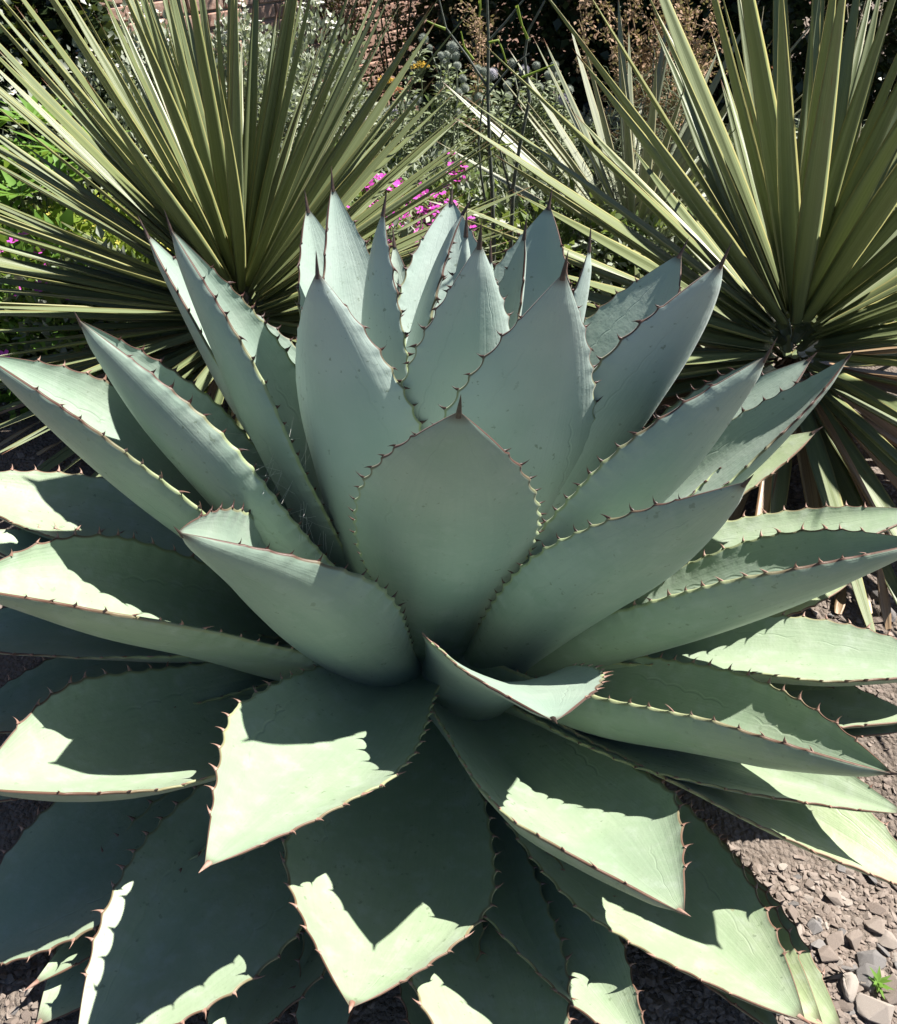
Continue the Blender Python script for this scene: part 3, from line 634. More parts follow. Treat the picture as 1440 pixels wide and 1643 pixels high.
def bush_points(rg, n, rad, c, shell=.55, clump=1.0, zcut=-.9):
    P = rg.normal(size=(n * 2, 3)); P = nrm(P); P = P[P[:, 2] > zcut]; 
    r = rg.uniform(0, 1, len(P)) ** (1 / 3.0 * (1 - shell) + .02)
    lob = 1 + .22 * np.sin(P[:, 0] * 5 * clump + 1.3) * np.sin(P[:, 1] * 4 * clump + .4) + .18 * np.sin(P[:, 2] * 6 * clump + P[:, 0] * 3)
    r = r * lob * rg.uniform(.86, 1.08, len(P))
    # knock out gaps
    g = np.sin(P[:, 0] * 9 + 2) * np.sin(P[:, 1] * 8 + 1) * np.sin(P[:, 2] * 9 + .5)
    keep = g < .42
    return (P * r[:, None] * np.array(rad) + np.array(c))[keep][:n], P[keep][:n]
def bush(name, label, cat, base, rad, h0, n, ll, lw, mat, seed, group=None, up=.5, flowers=None, stems=8, stem_mat=None, shell=.55, size_var=.4):
    rg = np.random.default_rng(seed); base = Vector(base); root = empty(name, base); tag(root, label, cat, group)
    C, Nn = bush_points(rg, n, rad, (0, 0, h0), shell); m = len(C)
    C[:, 2] = np.maximum(C[:, 2], .01)
    D = nrm(Nn + rg.normal(size=(m, 3)) * .6 + np.array([0, 0, up])); Nl = nrm(rg.normal(size=(m, 3)) * .6 + np.array([0, 0, 1.0]) + Nn * .3)
    l = ll * rg.uniform(1 - size_var, 1 + size_var, m); V, F = leaves_vf(C, D, Nl, l, l * lw, .25, .2)
    tag(obj('foliage', fast_mesh('foliage', V, F, mat), root), kind='stuff')
    lst = []; rr = random.Random(seed)
    for i in range(stems):
        k = rr.randrange(m); lst.append((curve_pts((rr.uniform(-.1, .1) * rad[0], rr.uniform(-.1, .1) * rad[1], -.03), C[k], (0, 0, .06 * rad[2])), .007, .003))
    tubes('stem', lst, stem_mat or M_GSTEM, root)
    if flowers:
        fm, fn, fs, fname = flowers
        K = np.argsort(-(C[:, 2] - .25 * C[:, 1] + rg.normal(size=m) * .1 * rad[2]))[:fn * 3:3]
        for k in K:
            o = obj(fname, fm[rr.randrange(len(fm))], root); s = fs * rr.uniform(.75, 1.25); d = Vector(Nn[k] * .5) + Vector((rr.uniform(-.3, .3), rr.uniform(-.7, .1), 1))
            o.matrix_basis = Matrix.Translation(Vector(C[k]) + Vector((0, 0, .012))) @ d.to_track_quat('Z', 'Y').to_matrix().to_4x4() @ Matrix.Scale(s, 4)
    return root
def petal_flower(mat, n=5, cup=.25, centre=None):
    V, F, mi = [], [], []
    for i in range(n):
        a = i / n * 6.2832; c, s = math.cos(a), math.sin(a); b = len(V)
        for (r, w, z) in ((.12, .10, 0), (.55, .36, cup * .6), (1, .26, cup)):
            V += [(c * r - s * w, s * r + c * w, z), (c * r + s * w, s * r - c * w, z)]
        F += [(b, b + 1, b + 3, b + 2), (b + 2, b + 3, b + 5, b + 4)]; mi += [0, 0]
    b = len(V); m = 6
    for i in range(m): V.append((.2 * math.cos(i / m * 6.2832), .2 * math.sin(i / m * 6.2832), .06))
    V.append((0, 0, .14))
    for i in range(m): F.append((b + i, b + (i + 1) % m, b + m)); mi.append(1)
    return mesh('flower', V, F, [mat, centre or mat], False, None, mi)
FL_PINK = [petal_flower(M_PINK, 5, c, M_WHITEF) for c in (.1, .3)]; FL_WHITE = [petal_flower(M_WHITEF, 5, c, M_YEL) for c in (.1, .35)]; FL_SPURGE = [petal_flower(M_YELTINY, 4, .4)]
def globe_mesh(mat, seed, n=190):
    V, F = [], []; rg = random.Random(seed)
    bm = bmesh.new(); bmesh.ops.create_icosphere(bm, subdivisions=2, radius=.80)
    V += [v.co.copy() for v in bm.verts]; F += [[v.index for v in f.verts] for f in bm.faces]; bm.free()
    for i in range(n):
        z = 1 - 2 * (i + .5) / n; a = i * 2.39996; r = math.sqrt(1 - z * z); d = Vector((r * math.cos(a), r * math.sin(a), z)); s = d.orthogonal().normalized(); t = d.cross(s); b = len(V)
        L_ = rg.uniform(1.0, 1.18); w = .075
        V += [d * .76 + s * w, d * .76 - s * .5 * w + t * .87 * w, d * .76 - s * .5 * w - t * .87 * w, d * L_]
        F += [(b, b + 1, b + 3), (b + 1, b + 2, b + 3), (b + 2, b, b + 3)]
    return mesh('flower_head', V, F, mat, False)
GLOBES = [globe_mesh(M_GLOBE, i) for i in range(3)] + [globe_mesh(M_GLOBEB, 9)]
def thistle(base, heads, seed, label, group=None, nl=900):
    rr = random.Random(seed); rg = np.random.default_rng(seed); base = Vector(base); root = empty('globe_thistle', base); tag(root, label, 'globe thistle', group)
    lst = []; CC, DD = [], []
    for (P, r, kind) in heads:
        p = Vector(P) - base; foot = Vector((rr.uniform(-.12, .12), rr.uniform(-.1, .1), 0)); pts = curve_pts(foot, p, (rr.uniform(-.05, .05), rr.uniform(-.03, .03), .0), 8)
        lst.append((pts, .0055, .003))
        for k in range(max(4, nl // max(1, len(heads)))):
            f = rr.uniform(.05, .93); i = min(6, int(f * 7)); q = pts[i].lerp(pts[i + 1], f * 7 - i); a = rr.uniform(0, 6.28); rad = rr.random() ** 1.5 * .13 * (1.1 - f)
            CC.append(q + Vector((math.cos(a) * rad, math.sin(a) * rad, rr.uniform(-.02, .02)))); DD.append((math.cos(a), math.sin(a), rr.uniform(-.2, .8)))
        o = obj('flower_head', GLOBES[kind], root); o.location = p; o.scale = (r, r, r); o.rotation_euler = (rr.uniform(0, 6), rr.uniform(0, 6), 0)
    tubes('stem', lst, M_GREYSTEM2, root)
    C = np.array(CC); D = np.array(DD); m = len(C); l = rg.uniform(.02, .055, m)
    V, F = leaves_vf(C, D, nrm(rg.normal(size=(m, 3)) * .6 + np.array([0, 0, 1.])), l, l * .16, .2, .25)
    tag(obj('foliage', fast_mesh('foliage', V, F, M_THISTLE_LEAF), root), kind='stuff')
M_GREYSTEM2 = mat_simple('thistle_stem', (.17, .19, .145), (.27, .29, .23), 60, .7)
# globe thistle heads, read off the photograph (pixel, size) and set at their depth in the border
GH = [(680, 62, 13, 0), (690, 76, 8, 1), (727, 75, 16, 0), (731, 89, 13, 1), (708, 89, 10, 2), (718, 88, 12, 0), (715, 102, 12, 1), (734, 105, 11, 2), (663, 103, 11, 0), (767, 111, 12, 1), (777, 114, 11, 0), (791, 118, 15, 3), (743, 126, 11, 0),
      (704, 139, 11, 1), (736, 148, 12, 2), (746, 141, 12, 1), (671, 159, 12, 0), (660, 169, 13, 2), (712, 162, 16, 0), (631, 182, 15, 3), (619, 190, 10, 1), (735, 181, 12, 0), (625, 178, 9, 0), (822, 101, 12, 1), (815, 137, 12, 2), (816, 155, 12, 0),
      (842, 112, 14, 3), (861, 105, 11, 0), (881, 120, 12, 1), (893, 122, 12, 2), (890, 105, 12, 0), (847, 133, 10, 1), (866, 139, 11, 0), (885, 139, 10, 2), (913, 144, 13, 0), (905, 160, 16, 3), (912, 172, 11, 1), (880, 184, 10, 0), (945, 195, 12, 0), (655, 227, 12, 1),
      (746, 227, 10, 0), (588, 195, 12, 3), (596, 205, 10, 0), (752, 160, 9, 1), (768, 156, 12, 0), (840, 208, 10, 1), (820, 222, 9, 2), (800, 175, 10, 0)]
rr = random.Random(8); bins = {}
for (px, py, r, kd) in GH:
    Y = 2.95 + rr.uniform(-.25, .35); P = atY(px, py, Y); bins.setdefault(int((px - 560) // 62), []).append((P, r / 1476 * (P - CAM).length * .52 * 1.08, kd))
TL = ['globe thistle with few heads beside the dark conifer', 'globe thistle with a blue head low beside the dark conifer', 'tall globe thistle crowded with round grey-green heads before the dark hedge', 'globe thistle with round heads behind the thin dark branching stem',
      'globe thistle with grey heads mixed into the pale yucca fan', 'globe thistle with a large lilac-white head beside the dry brown stalks', 'globe thistle with a single grey head before the dry brown stalks']
for k, hs in sorted(bins.items()):
    cx = sum(h[0].x for h in hs) / len(hs); cy = sum(h[0].y for h in hs) / len(hs)
    thistle((cx, cy, gz(cx, cy)), hs, 50 + k, TL[min(k, 6)], nl=1300)
hs = []
for (px, py, r, kd) in [(1310, 150, 10, 0), (1307, 165, 9, 1), (1306, 180, 10, 2), (1262, 178, 12, 0), (1246, 165, 9, 0), (1247, 187, 10, 1), (1312, 198, 15, 0), (1366, 165, 11, 1), (1362, 185, 9, 2), (1430, 170, 10, 0), (1243, 148, 8, 0), (1425, 190, 9, 1), (1120, 168, 8, 0), (1103, 185, 8, 1)]:
    P = atY(px, py, 3.0 + rr.uniform(-.2, .3)); hs.append((P, r / 1476 * (P - CAM).length * .55, kd))
for sub, lb in ((hs[:7] + hs[10:11], 'globe thistle seen between the upright blades of the broad-leaved yucca'), (hs[7:10] + hs[11:12], 'globe thistle seen through the outer blades of the broad-leaved yucca'), (hs[12:], 'small globe thistle behind the pale yucca under the dry brown stalks')):
    cx = sum(h[0].x for h in sub) / len(sub); cy = sum(h[0].y for h in sub) / len(sub); thistle((cx, cy, gz(cx, cy)), sub, int(cx * 100) + 400, lb, nl=1100)

def ground_at(px, py, Y):
    P = atY(px, py, Y); return Vector((P.x, P.y, gz(P.x, P.y)))
# dark backdrop shrubs in front of the wall
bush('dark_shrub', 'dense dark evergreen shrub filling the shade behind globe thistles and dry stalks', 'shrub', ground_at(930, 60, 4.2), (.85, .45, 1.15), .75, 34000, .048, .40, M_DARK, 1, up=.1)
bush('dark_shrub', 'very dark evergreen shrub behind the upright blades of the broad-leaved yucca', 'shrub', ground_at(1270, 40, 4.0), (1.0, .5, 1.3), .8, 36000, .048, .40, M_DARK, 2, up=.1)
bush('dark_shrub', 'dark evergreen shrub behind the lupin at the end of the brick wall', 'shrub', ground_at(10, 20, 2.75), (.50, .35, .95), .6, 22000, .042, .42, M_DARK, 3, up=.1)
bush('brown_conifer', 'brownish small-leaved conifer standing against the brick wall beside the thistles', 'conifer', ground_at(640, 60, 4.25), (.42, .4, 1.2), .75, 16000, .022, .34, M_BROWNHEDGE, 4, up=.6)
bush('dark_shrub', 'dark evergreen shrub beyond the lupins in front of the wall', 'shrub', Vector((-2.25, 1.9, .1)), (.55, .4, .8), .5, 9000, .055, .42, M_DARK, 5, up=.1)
# left: lupin, spurge, silver plants, yarrow
def lupin(base, seed, label, n=9, group=None):
    rr = random.Random(seed); base = Vector(base); root = empty('lupin_plant', base); tag(root, label, 'lupin', group); lst = []
    for i in range(n):
        a = i * 2.4 + rr.uniform(-.3, .3); h = rr.uniform(.28, .62); hub = Vector((math.cos(a) * rr.uniform(.03, .22), math.sin(a) * rr.uniform(.03, .2), h)); lst.append((curve_pts((0, 0, 0), hub, (0, 0, .03)), .005, .003))
        m = 10; C = np.repeat(np.array(hub)[None], m, 0); an = np.arange(m) / m * 6.2832 + rr.random(); D = np.stack([np.cos(an), np.sin(an), np.full(m, rr.uniform(.1, .7))], -1); D += np.array([math.cos(a), math.sin(a), 0]) * .35
        l = np.array([rr.uniform(.13, .19) for _ in range(m)]); V, F = leaves_vf(C, D, np.tile(np.array([[0, 0, 1.]]), (m, 1)), l, l * .10, .35, .12)
        obj('palmate_leaf', fast_mesh('palmate_leaf', V, F, M_GREEN), root)
    tubes('stem', lst, M_GSTEM, root)
lupin(ground_at(10, 210, 1.75), 1, 'bright green lupin with finger-like leaves beside the olive yucca', 11)
lupin(ground_at(60, 240, 1.95), 2, 'bright green lupin behind the first, its leaves half hidden by yucca blades', 9)
def G(px, py, Y): return ground_at(px, py, Y)
bush('spurge', 'yellow-green spurge with tiny yellow flowers behind the outer blades of the olive yucca', 'spurge', G(90, 310, 1.62), (.34, .28, .22), .18, 1700, .05, .22, M_LIME, 11, flowers=(FL_SPURGE, 90, .010, 'flower'))
bush('spurge', 'yellow-green spurge with tiny yellow flowers close to the trunk of the olive yucca', 'spurge', G(200, 290, 1.8), (.32, .26, .24), .2, 1600, .045, .22, M_LIME, 12, flowers=(FL_SPURGE, 110, .010, 'flower'))
bush('leafy_plant', 'fresh green leafy plant growing below the lupins', 'plant', G(20, 330, 1.45), (.34, .3, .22), .16, 1400, .075, .24, M_GREEN, 13)
for i, (px, py, Y, rx, h, lb) in enumerate(((150, 200, 2.45, .34, .62, 'silver-grey leafy plant with white flowers behind the spurge'), (262, 200, 2.7, .36, .70, 'silver-grey leafy plant with white flowers behind the tallest blades of the olive yucca'),
        (380, 190, 3.0, .36, .70, 'silver-grey leafy plant with white flowers below the open brickwork'), (210, 110, 2.9, .34, .72, 'tall silver-grey plant with white flowers beside the dark evergreen shrub'), (490, 180, 3.25, .36, .70, 'silver-grey leafy plant with white flowers left of the brown conifer'))):
    bush('silver_plant', lb, 'silver plant', G(px, py, Y), (rx, .3, h * .62), h * .5, 7000, .031, .26, M_SILVER, 20 + i, up=.9, flowers=(FL_WHITE, 34, .013, 'flower'), stem_mat=M_GREYSTEM2)
for i, (px, py, Y, rx, h, lb) in enumerate(((690, 230, 2.6, .34, .28, 'low silver-grey foliage plant at the foot of the crowded globe thistle'), (800, 250, 2.7, .34, .26, 'low silver-grey foliage plant under the thin dark branching stem'), (900, 240, 2.85, .3, .26, 'low silver-grey foliage plant behind the pale yucca fan'), (600, 250, 2.7, .3, .26, 'low silver-grey foliage plant between olive yucca and brown conifer'), (1250, 260, 2.6, .45, .3, 'low silver-grey foliage plant behind the trunk of the broad-leaved yucca'), (1120, 250, 2.75, .4, .3, 'low silver-grey foliage plant behind the pale yucca beside dry stalks'), (1400, 260, 2.5, .4, .32, 'low silver-grey foliage plant behind the outermost blades of the broad-leaved yucca'))):
    bush('silver_plant', lb, 'silver plant', G(px, py, Y), (rx, .3, h * .7), h * .45, 3600, .030, .2, M_THISTLE_LEAF if i % 2 else M_SILVER, 40 + i, up=.7, stem_mat=M_GREYSTEM2)
for i, (px, py, Y, rx, lb, nf) in enumerate(((690, 290, 1.8, .20, 'magenta-flowered plant, its flower cluster thickest, behind the agave tips', 120), (600, 300, 2.0, .24, 'magenta-flowered plant thinly in bloom beside the olive yucca', 40), (720, 290, 2.2, .26, 'magenta-flowered plant with a few blooms below the pale yucca blades', 20), (60, 520, 1.15, .26, 'shaded plant with scattered magenta flowers under the olive yucca blades', 14), (20, 430, 1.35, .24, 'plant with a few magenta flowers below the leafy green plant', 10))):
    bush('pink_flower_plant', lb, 'flowering plant', G(px, py, Y), (rx, .24, .20), .17, 1500, .034, .28, M_MID if i < 3 else M_GREEN, 60 + i, flowers=(FL_PINK, nf, .021, 'flower'))
# filler greenery hiding the soil of the border
rr = random.Random(44)
FILL = [(430, 330, 1.75), (540, 340, 1.7), (640, 350, 1.55), (300, 260, 2.4), (350, 330, 1.75), (480, 250, 2.5), (560, 200, 2.9), (740, 330, 1.75), (830, 300, 2.2), (900, 330, 1.85), (1000, 260, 2.6), (1060, 330, 1.75), (1150, 330, 1.8), (1200, 200, 3.2), (1330, 200, 3.2), (1420, 330, 1.7), (1330, 330, 1.75), (620, 160, 3.4), (760, 140, 3.6), (860, 150, 3.5), (1000, 150, 3.5), (240, 130, 3.05), (330, 110, 3.3), (440, 110, 3.65), (540, 120, 3.9), (90, 200, 2.7), (130, 420, 1.3), (220, 450, 1.25), (-60, 420, 1.3), (-110, 330, 1.6), (-160, 260, 1.9), (-60, 220, 2.2), (-230, 380, 1.3), (-200, 200, 2.4), (-330, 300, 1.6), (1500, 250, 2.4), (1530, 180, 2.9), (1600, 300, 2.0)]
for i, (px, py, Y) in enumerate(FILL):
    bush('low_plant', ('low mid-green leafy plant filling the border between the larger plants', 'low grey-green leafy plant filling the border between the larger plants', 'low pale silver leafy plant filling the border between the larger plants')[i % 3], 'plant', G(px, py, Y), (rr.uniform(.24, .36), rr.uniform(.22, .32), rr.uniform(.14, .24)), rr.uniform(.12, .18), 1300, .045, .24, (M_MID, M_THISTLE_LEAF, M_SILVER)[i % 3], 200 + i, group=('mid-green', 'grey-green', 'silver')[i % 3] + ' filler plants of the border')
def yarrow(px, py, Y, r, mat, label, seed):
    rr = random.Random(seed); P = atY(px, py, Y); b = Vector((P.x + rr.uniform(-.06, .06), P.y, gz(P.x, P.y))); root = empty('yarrow', b); tag(root, label, 'yarrow'); p = P - b; lst = [(curve_pts((0, 0, 0), p - Vector((0, 0, .04)), (.02, 0, 0)), .004, .0028)]; C = []
    for i in range(26):
        a = i * 2.4; q = r * math.sqrt((i + .5) / 26); h = Vector((p.x + q * math.cos(a), p.y + q * math.sin(a), p.z + .012 * (1 - (q / r) ** 2) + rr.uniform(-.004, .004))); lst.append(([p - Vector((0, 0, .045)), h], .0016, .001))
        for _ in range(9): C.append(h + Vector((rr.uniform(-.011, .011), rr.uniform(-.011, .011), rr.uniform(-.002, .006))))
    tubes('stem', lst, M_GSTEM, root); C = np.array(C); m = len(C); rg = np.random.default_rng(seed)
    V, F = leaves_vf(C, rg.normal(size=(m, 3)) * np.array([1, 1, .5]), np.tile(np.array([[0, 0, 1.]]), (m, 1)), np.full(m, .009), np.full(m, .0035)); obj('flower_head', fast_mesh('flower_head', V, F, mat), root)
yarrow(42, 52, 2.5, .058, M_CORAL, 'faded coral yarrow head on a bare stem above the lupins', 1)
yarrow(112, 72, 2.9, .055, M_YEL, 'golden yellow yarrow head between the outer blades of the olive yucca', 2)
yarrow(676, 107, 2.8, .036, M_YEL, 'small golden yarrow head among the grey thistle globes', 3)
yarrow(620, 130, 3.2, .034, M_YEL, 'dull golden yarrow head before the brown conifer', 4)
yarrow(640, 146, 3.0, .03, M_CORAL, 'orange-brown yarrow head under the brown conifer', 5)
yarrow(205, 68, 3.2, .045, M_CORAL, 'pale tan yarrow head among the silver plants', 6)
yarrow(1255, 112, 3.0, .035, M_CORAL, 'tan yarrow head between two upright yucca blades', 7)
# dry brown dock stalks
def dry_plant(px, pyb, Y, tops, seed, label):
    rr = random.Random(seed); rg = np.random.default_rng(seed); b = G(px, pyb, Y); root = empty('dry_stalk_plant', b); tag(root, label, 'dry plant', None); lst = []; C = []; D = []
    for (tx, ty) in tops:
        P = atY(tx, ty, Y + rr.uniform(-.15, .15)) - b; pts = curve_pts((rr.uniform(-.03, .03), 0, 0), P, (rr.uniform(-.06, .06), 0, .05), 12); lst.append((pts, .006, .002))
        for k in range(4, 12):
            q = pts[k]
            for _ in range(2):
                a = rr.uniform(0, 6.28); e = q + Vector((math.cos(a) * .10, math.sin(a) * .08, rr.uniform(.02, .10))) * rr.uniform(.5, 1.1); lst.append(([q, e], .002, .001))
                for _ in range(26): C.append(q.lerp(e, rr.random()) + Vector((rr.gauss(0, .012), rr.gauss(0, .012), rr.gauss(0, .012)))); D.append((rr.gauss(0, 1), rr.gauss(0, 1), rr.gauss(-.4, 1)))
    tubes('stem', lst, M_DRYSTEM, root); C = np.array(C); m = len(C); l = rg.uniform(.010, .022, m); V, F = leaves_vf(C, np.array(D), rg.normal(size=(m, 3)), l, l * .35, .3, .2)
    tag(obj('seed_heads', fast_mesh('seed_heads', V, F, M_DRY), root), kind='stuff')
dry_plant(1040, 330, 2.75, [(930, 10), (975, 60), (1010, 0), (1040, 30), (1090, 20), (1150, 15), (1160, 60), (1120, 80), (1000, 110), (1060, 100)], 71, 'tall dead dock plant with curled brown seed heads above the pale yucca')
dry_plant(1090, 330, 2.9, [(1060, -30), (1100, -40), (1030, -60), (960, -20), (1130, 120)], 72, 'second dead dock plant, its brown stalks crossing behind the first')
dry_plant(760, 230, 3.2, [(770, 40), (760, 20)], 73, 'short dead brown seed stalk beside the thin dark branching stem')
# thin dark branching stem with green pods (gone to seed), tall in front of the thistles
def pod_plant(label, Y, stems, pods, seed):
    b = G(stems[0][0][0], stems[0][0][1], Y); root = empty('seed_pod_plant', b); tag(root, label, 'seedling stem')
    b = Vector((b.x, b.y, gz(b.x, b.y))); lst = []
    foot = atY(*stems[0][0], Y); lst.append(([Vector((foot.x - b.x, 0, 0)), foot - b], .008, .0075))
    for st in stems: lst.append(([atY(x, y, Y) - b for x, y in st], .0075 if st is stems[0] else .0042, .0032 if st is stems[0] else .002))
    tubes('stem', lst, M_GREYSTEM, root)
    for pd in pods:
        pts = [atY(x, y, Y - .02) - b for x, y in pd]; v, f = tube_vf(pts, .0042, .002, 6); obj('pod', mesh('pod', v, f, M_LIME), root)
pod_plant('tall thin dark stem with curved green pods rising before the thistles', 1.55, [[(793, 400), (790, 300), (786, 240), (783, 150), (784, 60), (782, 0), (781, -60)], [(786, 145), (750, 90), (716, 45), (705, 0), (700, -40)], [(784, 150), (815, 112), (850, 85)], [(785, 65), (812, 35), (840, 0), (860, -20)], [(780, 330), (772, 280), (768, 230), (775, 160), (783, 145)]],
          [[(788, 240), (800, 233), (822, 230)], [(785, 68), (800, 64), (806, 78), (813, 100)], [(715, 46), (700, 40), (685, 33)], [(770, 0), (771, 12), (769, 28)], [(830, 8), (838, 40), (848, 60)], [(838, 124), (860, 115), (890, 103)]], 1)
pod_plant('second thin dark stem with a few pods leaning across the pale yucca', 1.62, [[(820, 400), (824, 300), (835, 230), (850, 160), (842, 90), (848, 50), (875, 0)], [(822, 320), (800, 230), (830, 160), (840, 110)]], [[(847, 62), (838, 40), (828, 10)], [(760, 95), (745, 75), (740, 50)]], 2)
# feathery fennel
def fennel(px, py, Y, rx, h, seed, label):
    rr = random.Random(seed); b = G(px, py, Y); root = empty('fennel', b); tag(root, label, 'fennel'); lst = []
    for i in range(9):
        a = rr.uniform(0, 6.28); top = Vector((math.cos(a) * rx * rr.random(), math.sin(a) * .2, h * rr.uniform(.6, 1.1))); pts = curve_pts((0, 0, 0), top, (0, 0, .03)); lst.append((pts, .005, .002))
    tubes('stem', lst, M_GREYSTEM, root); V, F = [], []
    for i in range(620):
        pts0 = lst[rr.randrange(9)][0]; q = pts0[rr.randrange(1, 7)] + Vector((rr.gauss(0, .05), rr.gauss(0, .05), rr.gauss(0, .03))); d = Vector((rr.gauss(0, 1), rr.gauss(0, 1), rr.gauss(.2, .7))).normalized() * rr.uniform(.04, .11); v, f = tube_vf([q, q + d * .5 + Vector((0, 0, .01)), q + d], .0011, .0006, 3, len(V)); V += v; F += f
    tag(obj('feathery_foliage', mesh('feathery_foliage', V, F, M_THISTLE_LEAF), root), kind='stuff')
fennel(1000, 350, 2.2, .2, .62, 1, 'feathery fennel with hair-fine leaves in front of the pale yucca')
fennel(940, 380, 1.9, .2, .42, 2, 'low feathery fennel between agave tips and pale yucca')
fennel(1040, 300, 2.5, .22, .7, 3, 'tall feathery fennel under the dry brown stalks')
# dry grass stalks at the back of the broad yucca
def grass(px, py, Y, tops, seed, label):
    b = G(px, py, Y); root = empty('dry_grass', b); tag(root, label, 'grass'); rr = random.Random(seed)
    for (tx, ty) in tops:
        P = atY(tx, ty, Y) - b; v, f = tube_vf(curve_pts((rr.uniform(-.02, .02), 0, 0), P, (rr.uniform(-.03, .06), 0, .03), 9), .003, .0012, 4); obj('blade', mesh('blade', v, f, M_DRYSTEM2), root)
M_DRYSTEM2 = mat_simple('straw', (.38, .33, .22), (.50, .45, .32), 60, .8, .1)
grass(1190, 330, 2.4, [(1187, 0), (1226, 10), (1170, 60), (1205, -20)], 1, 'pale straw stalks standing behind the first upright yucca blades')
grass(1330, 330, 2.3, [(1360, 10), (1390, 0), (1395, 100), (1335, 90), (1420, -10)], 2, 'pale arching straw stalks behind the broadest yucca blades')

# ------------------------------------------------------------------ stones, litter
M_CHIP = [mat_simple('stone_pink', (.18, .144, .122), (.28, .235, .203), 45, .9, .15, objvar=.9, bump=.5), mat_simple('stone_grey', (.145, .135, .130), (.23, .215, .206), 45, .9, .15, objvar=.9, bump=.5), mat_simple('stone_pale', (.265, .226, .197), (.35, .307, .268), 45, .85, .2, objvar=.9, bump=.4)]
def chip_mesh(seed, mat, flat=.5, long_=1.0, rnd=0):
    r = random.Random(seed); bm = bmesh.new()
    for _ in range(13 if not rnd else 26):
        d = Vector((r.gauss(0, 1), r.gauss(0, 1), r.gauss(0, 1))).normalized() * r.uniform(.8, 1.0); bm.verts.new((d.x * long_, d.y, d.z * flat))
    res = bmesh.ops.convex_hull(bm, input=bm.verts[:]); bmesh.ops.delete(bm, geom=[e for e in res['geom_interior'] if isinstance(e, bmesh.types.BMVert)], context='VERTS')
    if rnd: bmesh.ops.bevel(bm, geom=bm.edges[:], offset=.12, segments=2, affect='EDGES')
    else: bmesh.ops.bevel(bm, geom=bm.edges[:], offset=.035, segments=1, affect='EDGES')
    me = bpy.data.meshes.new('stone'); bm.to_mesh(me); bm.free(); me.materials.append(mat)
    if rnd: me.polygons.foreach_set('use_smooth', [True] * len(me.polygons))
    return me
CH = [chip_mesh(i, M_CHIP[(0, 0, 1, 0, 2)[i % 5]], .34 + .3 * ((i * 37) % 10) / 10, 1 + .7 * ((i * 13) % 7) / 7) for i in range(12)]
big = [(1392, 1572, .036, 'rough grey rock beside the tiny green weed', 1, 1.1, .6, 0), (1402, 1622, .044, 'large pale pinkish rock below the tiny green weed', 2, 1.0, .7, 0), (1362, 1588, .024, 'smooth elongated tan pebble next to the grey rock', 2, 1.9, .8, 1), (1338, 1508, .026, 'sharp-edged pinkish stone at the edge of the leaf shadow', 0, 1.6, .5, 0),
       (1372, 1513, .024, 'upright angular pinkish stone beside the leaf shadow', 0, 1.3, .8, 0), (1404, 1480, .028, 'broad pinkish slab chip under the yellowing agave leaf', 0, 1.4, .5, 0), (1421, 1505, .024, 'flat pale stone lying past the leaf shadow', 2, 1.8, .35, 0), (1331, 1535, .024, 'brownish wedge stone close to the yellow-edged agave leaf', 0, 1.4, .6, 0),
       (1398, 1545, .030, 'grey-pink rock chip just above the grey rock', 1, 1.5, .6, 0), (1345, 1440, .020, 'pink tilted chip on the sunny gravel above the leaf shadow', 0, 1.7, .6, 0), (1430, 1590, .034, 'pinkish rock partly out of view beside the tiny weed', 0, 1.2, .6, 0), (1410, 960, .030, 'dark grey rock in the shade below the broad-leaved yucca', 1, 1.2, .6, 0), (1425, 990, .028, 'grey rock lying under the orange dead yucca blade', 1, 1.3, .5, 0)]
rr = random.Random(12)
for i, (px, py, r, lb, mt, lg, fl, rd) in enumerate(big):
    P = atZ(px, py, gz(0, -.5)); P = atZ(px, py, gz(P.x, P.y)); o = obj('stone', chip_mesh(300 + i, M_CHIP[mt], fl, lg, rd)); o.location = Vector((P.x, P.y, gzn(P.x, P.y) + r * fl * .35)); r *= .78; o.scale = (r, r, r); o.rotation_euler = (rr.uniform(-.25, .25), rr.uniform(-.25, .25), rr.uniform(0, 6.28)); tag(o, lb, 'stone')
def regions(k):
    if k < .62: return rr.uniform(1235, 1450), rr.uniform(1385, 1655)
    if k < .72: return rr.uniform(1290, 1450), rr.uniform(890, 1010)
    if k < .86: return rr.uniform(-10, 115), rr.uniform(1480, 1655)
    return rr.uniform(-10, 230), rr.uniform(640, 745)
for i in range(260):
    px, py = regions(i / 260); P = atZ(px, py, gz(0, -.5)); P = atZ(px, py, gz(P.x, P.y)); s = rr.uniform(.0055, .0125) * (1 if rr.random() < .85 else 1.5); o = obj('stone_chip', CH[rr.randrange(12)])
    o.location = Vector((P.x, P.y, gzn(P.x, P.y) + s * .22)); o.scale = (s, s, s); o.rotation_euler = (rr.uniform(-.5, .5), rr.uniform(-.5, .5), rr.uniform(0, 6.28)); tag(o, {'stone_pink': 'small angular brown-pink stone chip lying loose around the agave', 'stone_grey': 'small angular grey stone chip lying loose around the agave', 'stone_pale': 'small angular pale cream stone chip lying loose around the agave'}[o.data.materials[0].name], 'stone chip', 'loose ' + o.data.materials[0].name.split('_')[1] + ' stone chips around the agave')
V, F = [], []; tri = [[(list(vv.co), ) for vv in m.vertices] for m in CH]
VV = [np.array([vv.co for vv in m.vertices]) for m in CH]; FF = [[list(p.vertices) for p in m.polygons] for m in CH]
rows = []
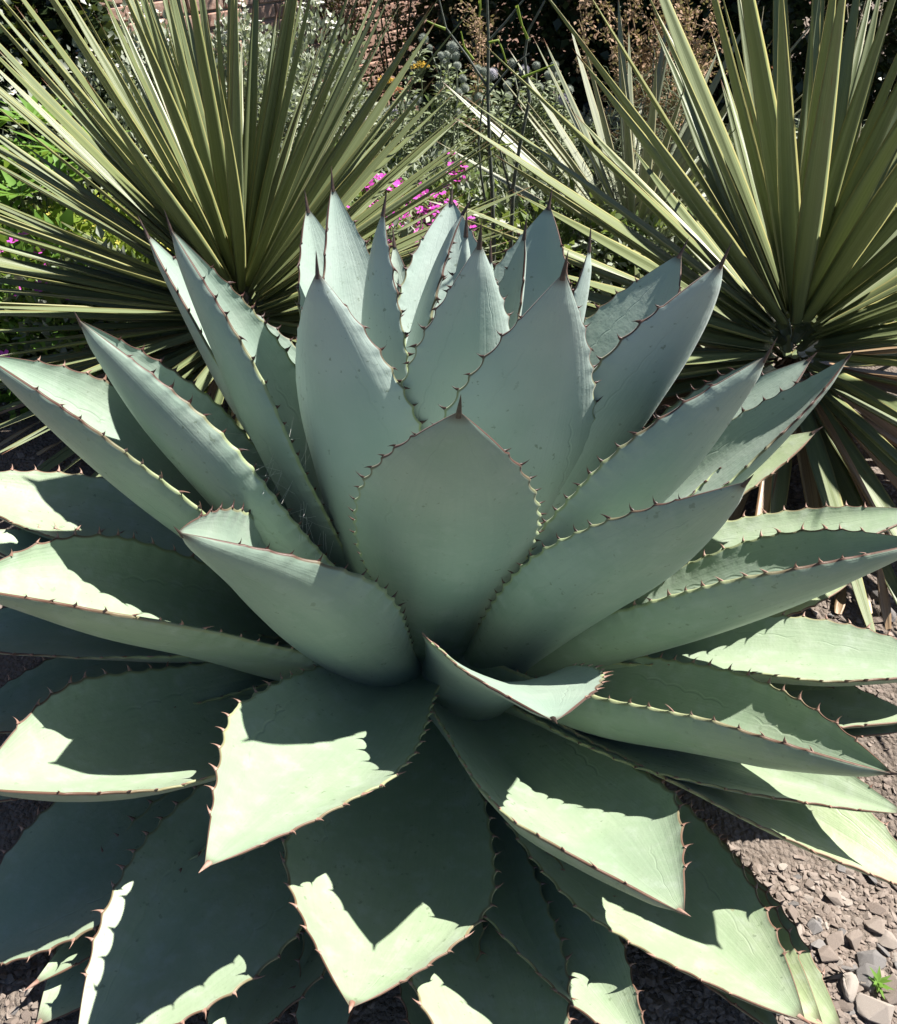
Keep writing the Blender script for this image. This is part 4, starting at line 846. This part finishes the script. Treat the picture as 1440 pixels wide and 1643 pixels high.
for i in range(15000):
    x = rr.uniform(-1.7, 1.9); y = rr.uniform(-1.05, 1.2)
    if i < 5500: x = rr.uniform(.30, 1.0); y = rr.uniform(-1.05, -.45)
    elif i < 7500: x = rr.uniform(.75, 1.4); y = rr.uniform(-.45, .7)
    elif i < 8500: x = rr.uniform(-.9, -.4); y = rr.uniform(-1.05, -.6)
    m = rr.randrange(12); s = rr.uniform(.0022, .0075) * (1.5 if rr.random() < .15 else 1); q = Matrix.Rotation(rr.uniform(0, 6.28), 3, 'Z') @ Matrix.Rotation(rr.uniform(-.6, .6), 3, 'X')
    v = VV[m] @ np.array(q).T * s + np.array([x, y, gzn(x, y) + s * .2]); b = len(V); V += v.tolist(); F += [[b + j for j in f] for f in FF[m]]
gr = obj('gravel', mesh('gravel', V, F, M_CHIP[0], False)); tag(gr, 'fine pinkish gravel and grit covering the soil around the agave', 'gravel', kind='stuff')
# tiny weed
P = atZ(1405, 1586, -.06); wd = empty('weed_seedling', (P.x, P.y, gzn(P.x, P.y))); tag(wd, 'tiny bright green weed sprouting between the rocks', 'weed')
for i in range(16):
    a = i * 2.4; C = np.array([[0, 0, .004 + .001 * i]]); V, F = leaves_vf(C, np.array([[math.cos(a), math.sin(a), .35 + .05 * i]]), np.array([[0, 0, 1.]]), np.array([.019 + .004 * (i % 3)]), np.array([.0038]), .3, .2); obj('leaf', fast_mesh('leaf', V, F, M_GREEN), wd)
# dry blades fallen on the soil at the left and under the right yucca
M_STRAWLEAF = mat_yucca('straw_leaf', (.36, .27, .17), (.48, .38, .26), (.35, .25, .15), (.25, .17, .1), .05)
LIT = [((0, 715), (100, 655), 'long straw-brown dry blade lying on dark soil beside the left agave leaves'), ((60, 730), (115, 700), 'short broken straw-coloured blade lying near the long dry blade'), ((70, 745), (215, 690), 'greyish dry blade half buried in shade behind the left agave leaf'), ((20, 470), (60, 400), 'upright dead brown blade standing in the shaded pink flowers'), ((0, 520), (60, 500), 'dead blade lying across the shaded pink flowers'), ((1425, 1010), (1408, 890), 'orange dead yucca blade drooping down to the rocks'), ((1395, 985), (1370, 920), 'bleached curled blade lying on the dark rocks'), ((1345, 985), (1358, 930), 'split grey blade lying on the dark rocks')]
for i, ((x0, y0), (x1, y1), lb) in enumerate(LIT):
    A = atZ(x0, y0, .05); A = atZ(x0, y0, gz(A.x, A.y) + .02); B = atZ(x1, y1, .05); B = atZ(x1, y1, gz(B.x, B.y) + .03 + (.12 if i in (3, 5) else 0)); d = B - A
    me = yucca_leaf_mesh(.002, .9, M_YUC_DEAD if i not in (0, 1, 6) else M_STRAWLEAF, -.004) if True else None; s = d.normalized().cross(Vector((0, 0, 1))).normalized(); n_ = s.cross(d.normalized()); L_ = d.length; W_ = .026
    o = obj('dry_leaf', me); o.matrix_basis = Matrix(((s.x * W_, d.x, n_.x * W_, A.x), (s.y * W_, d.y, n_.y * W_, A.y), (s.z * W_, d.z, n_.z * W_, A.z), (0, 0, 0, 1))); tag(o, lb, 'dry leaf')
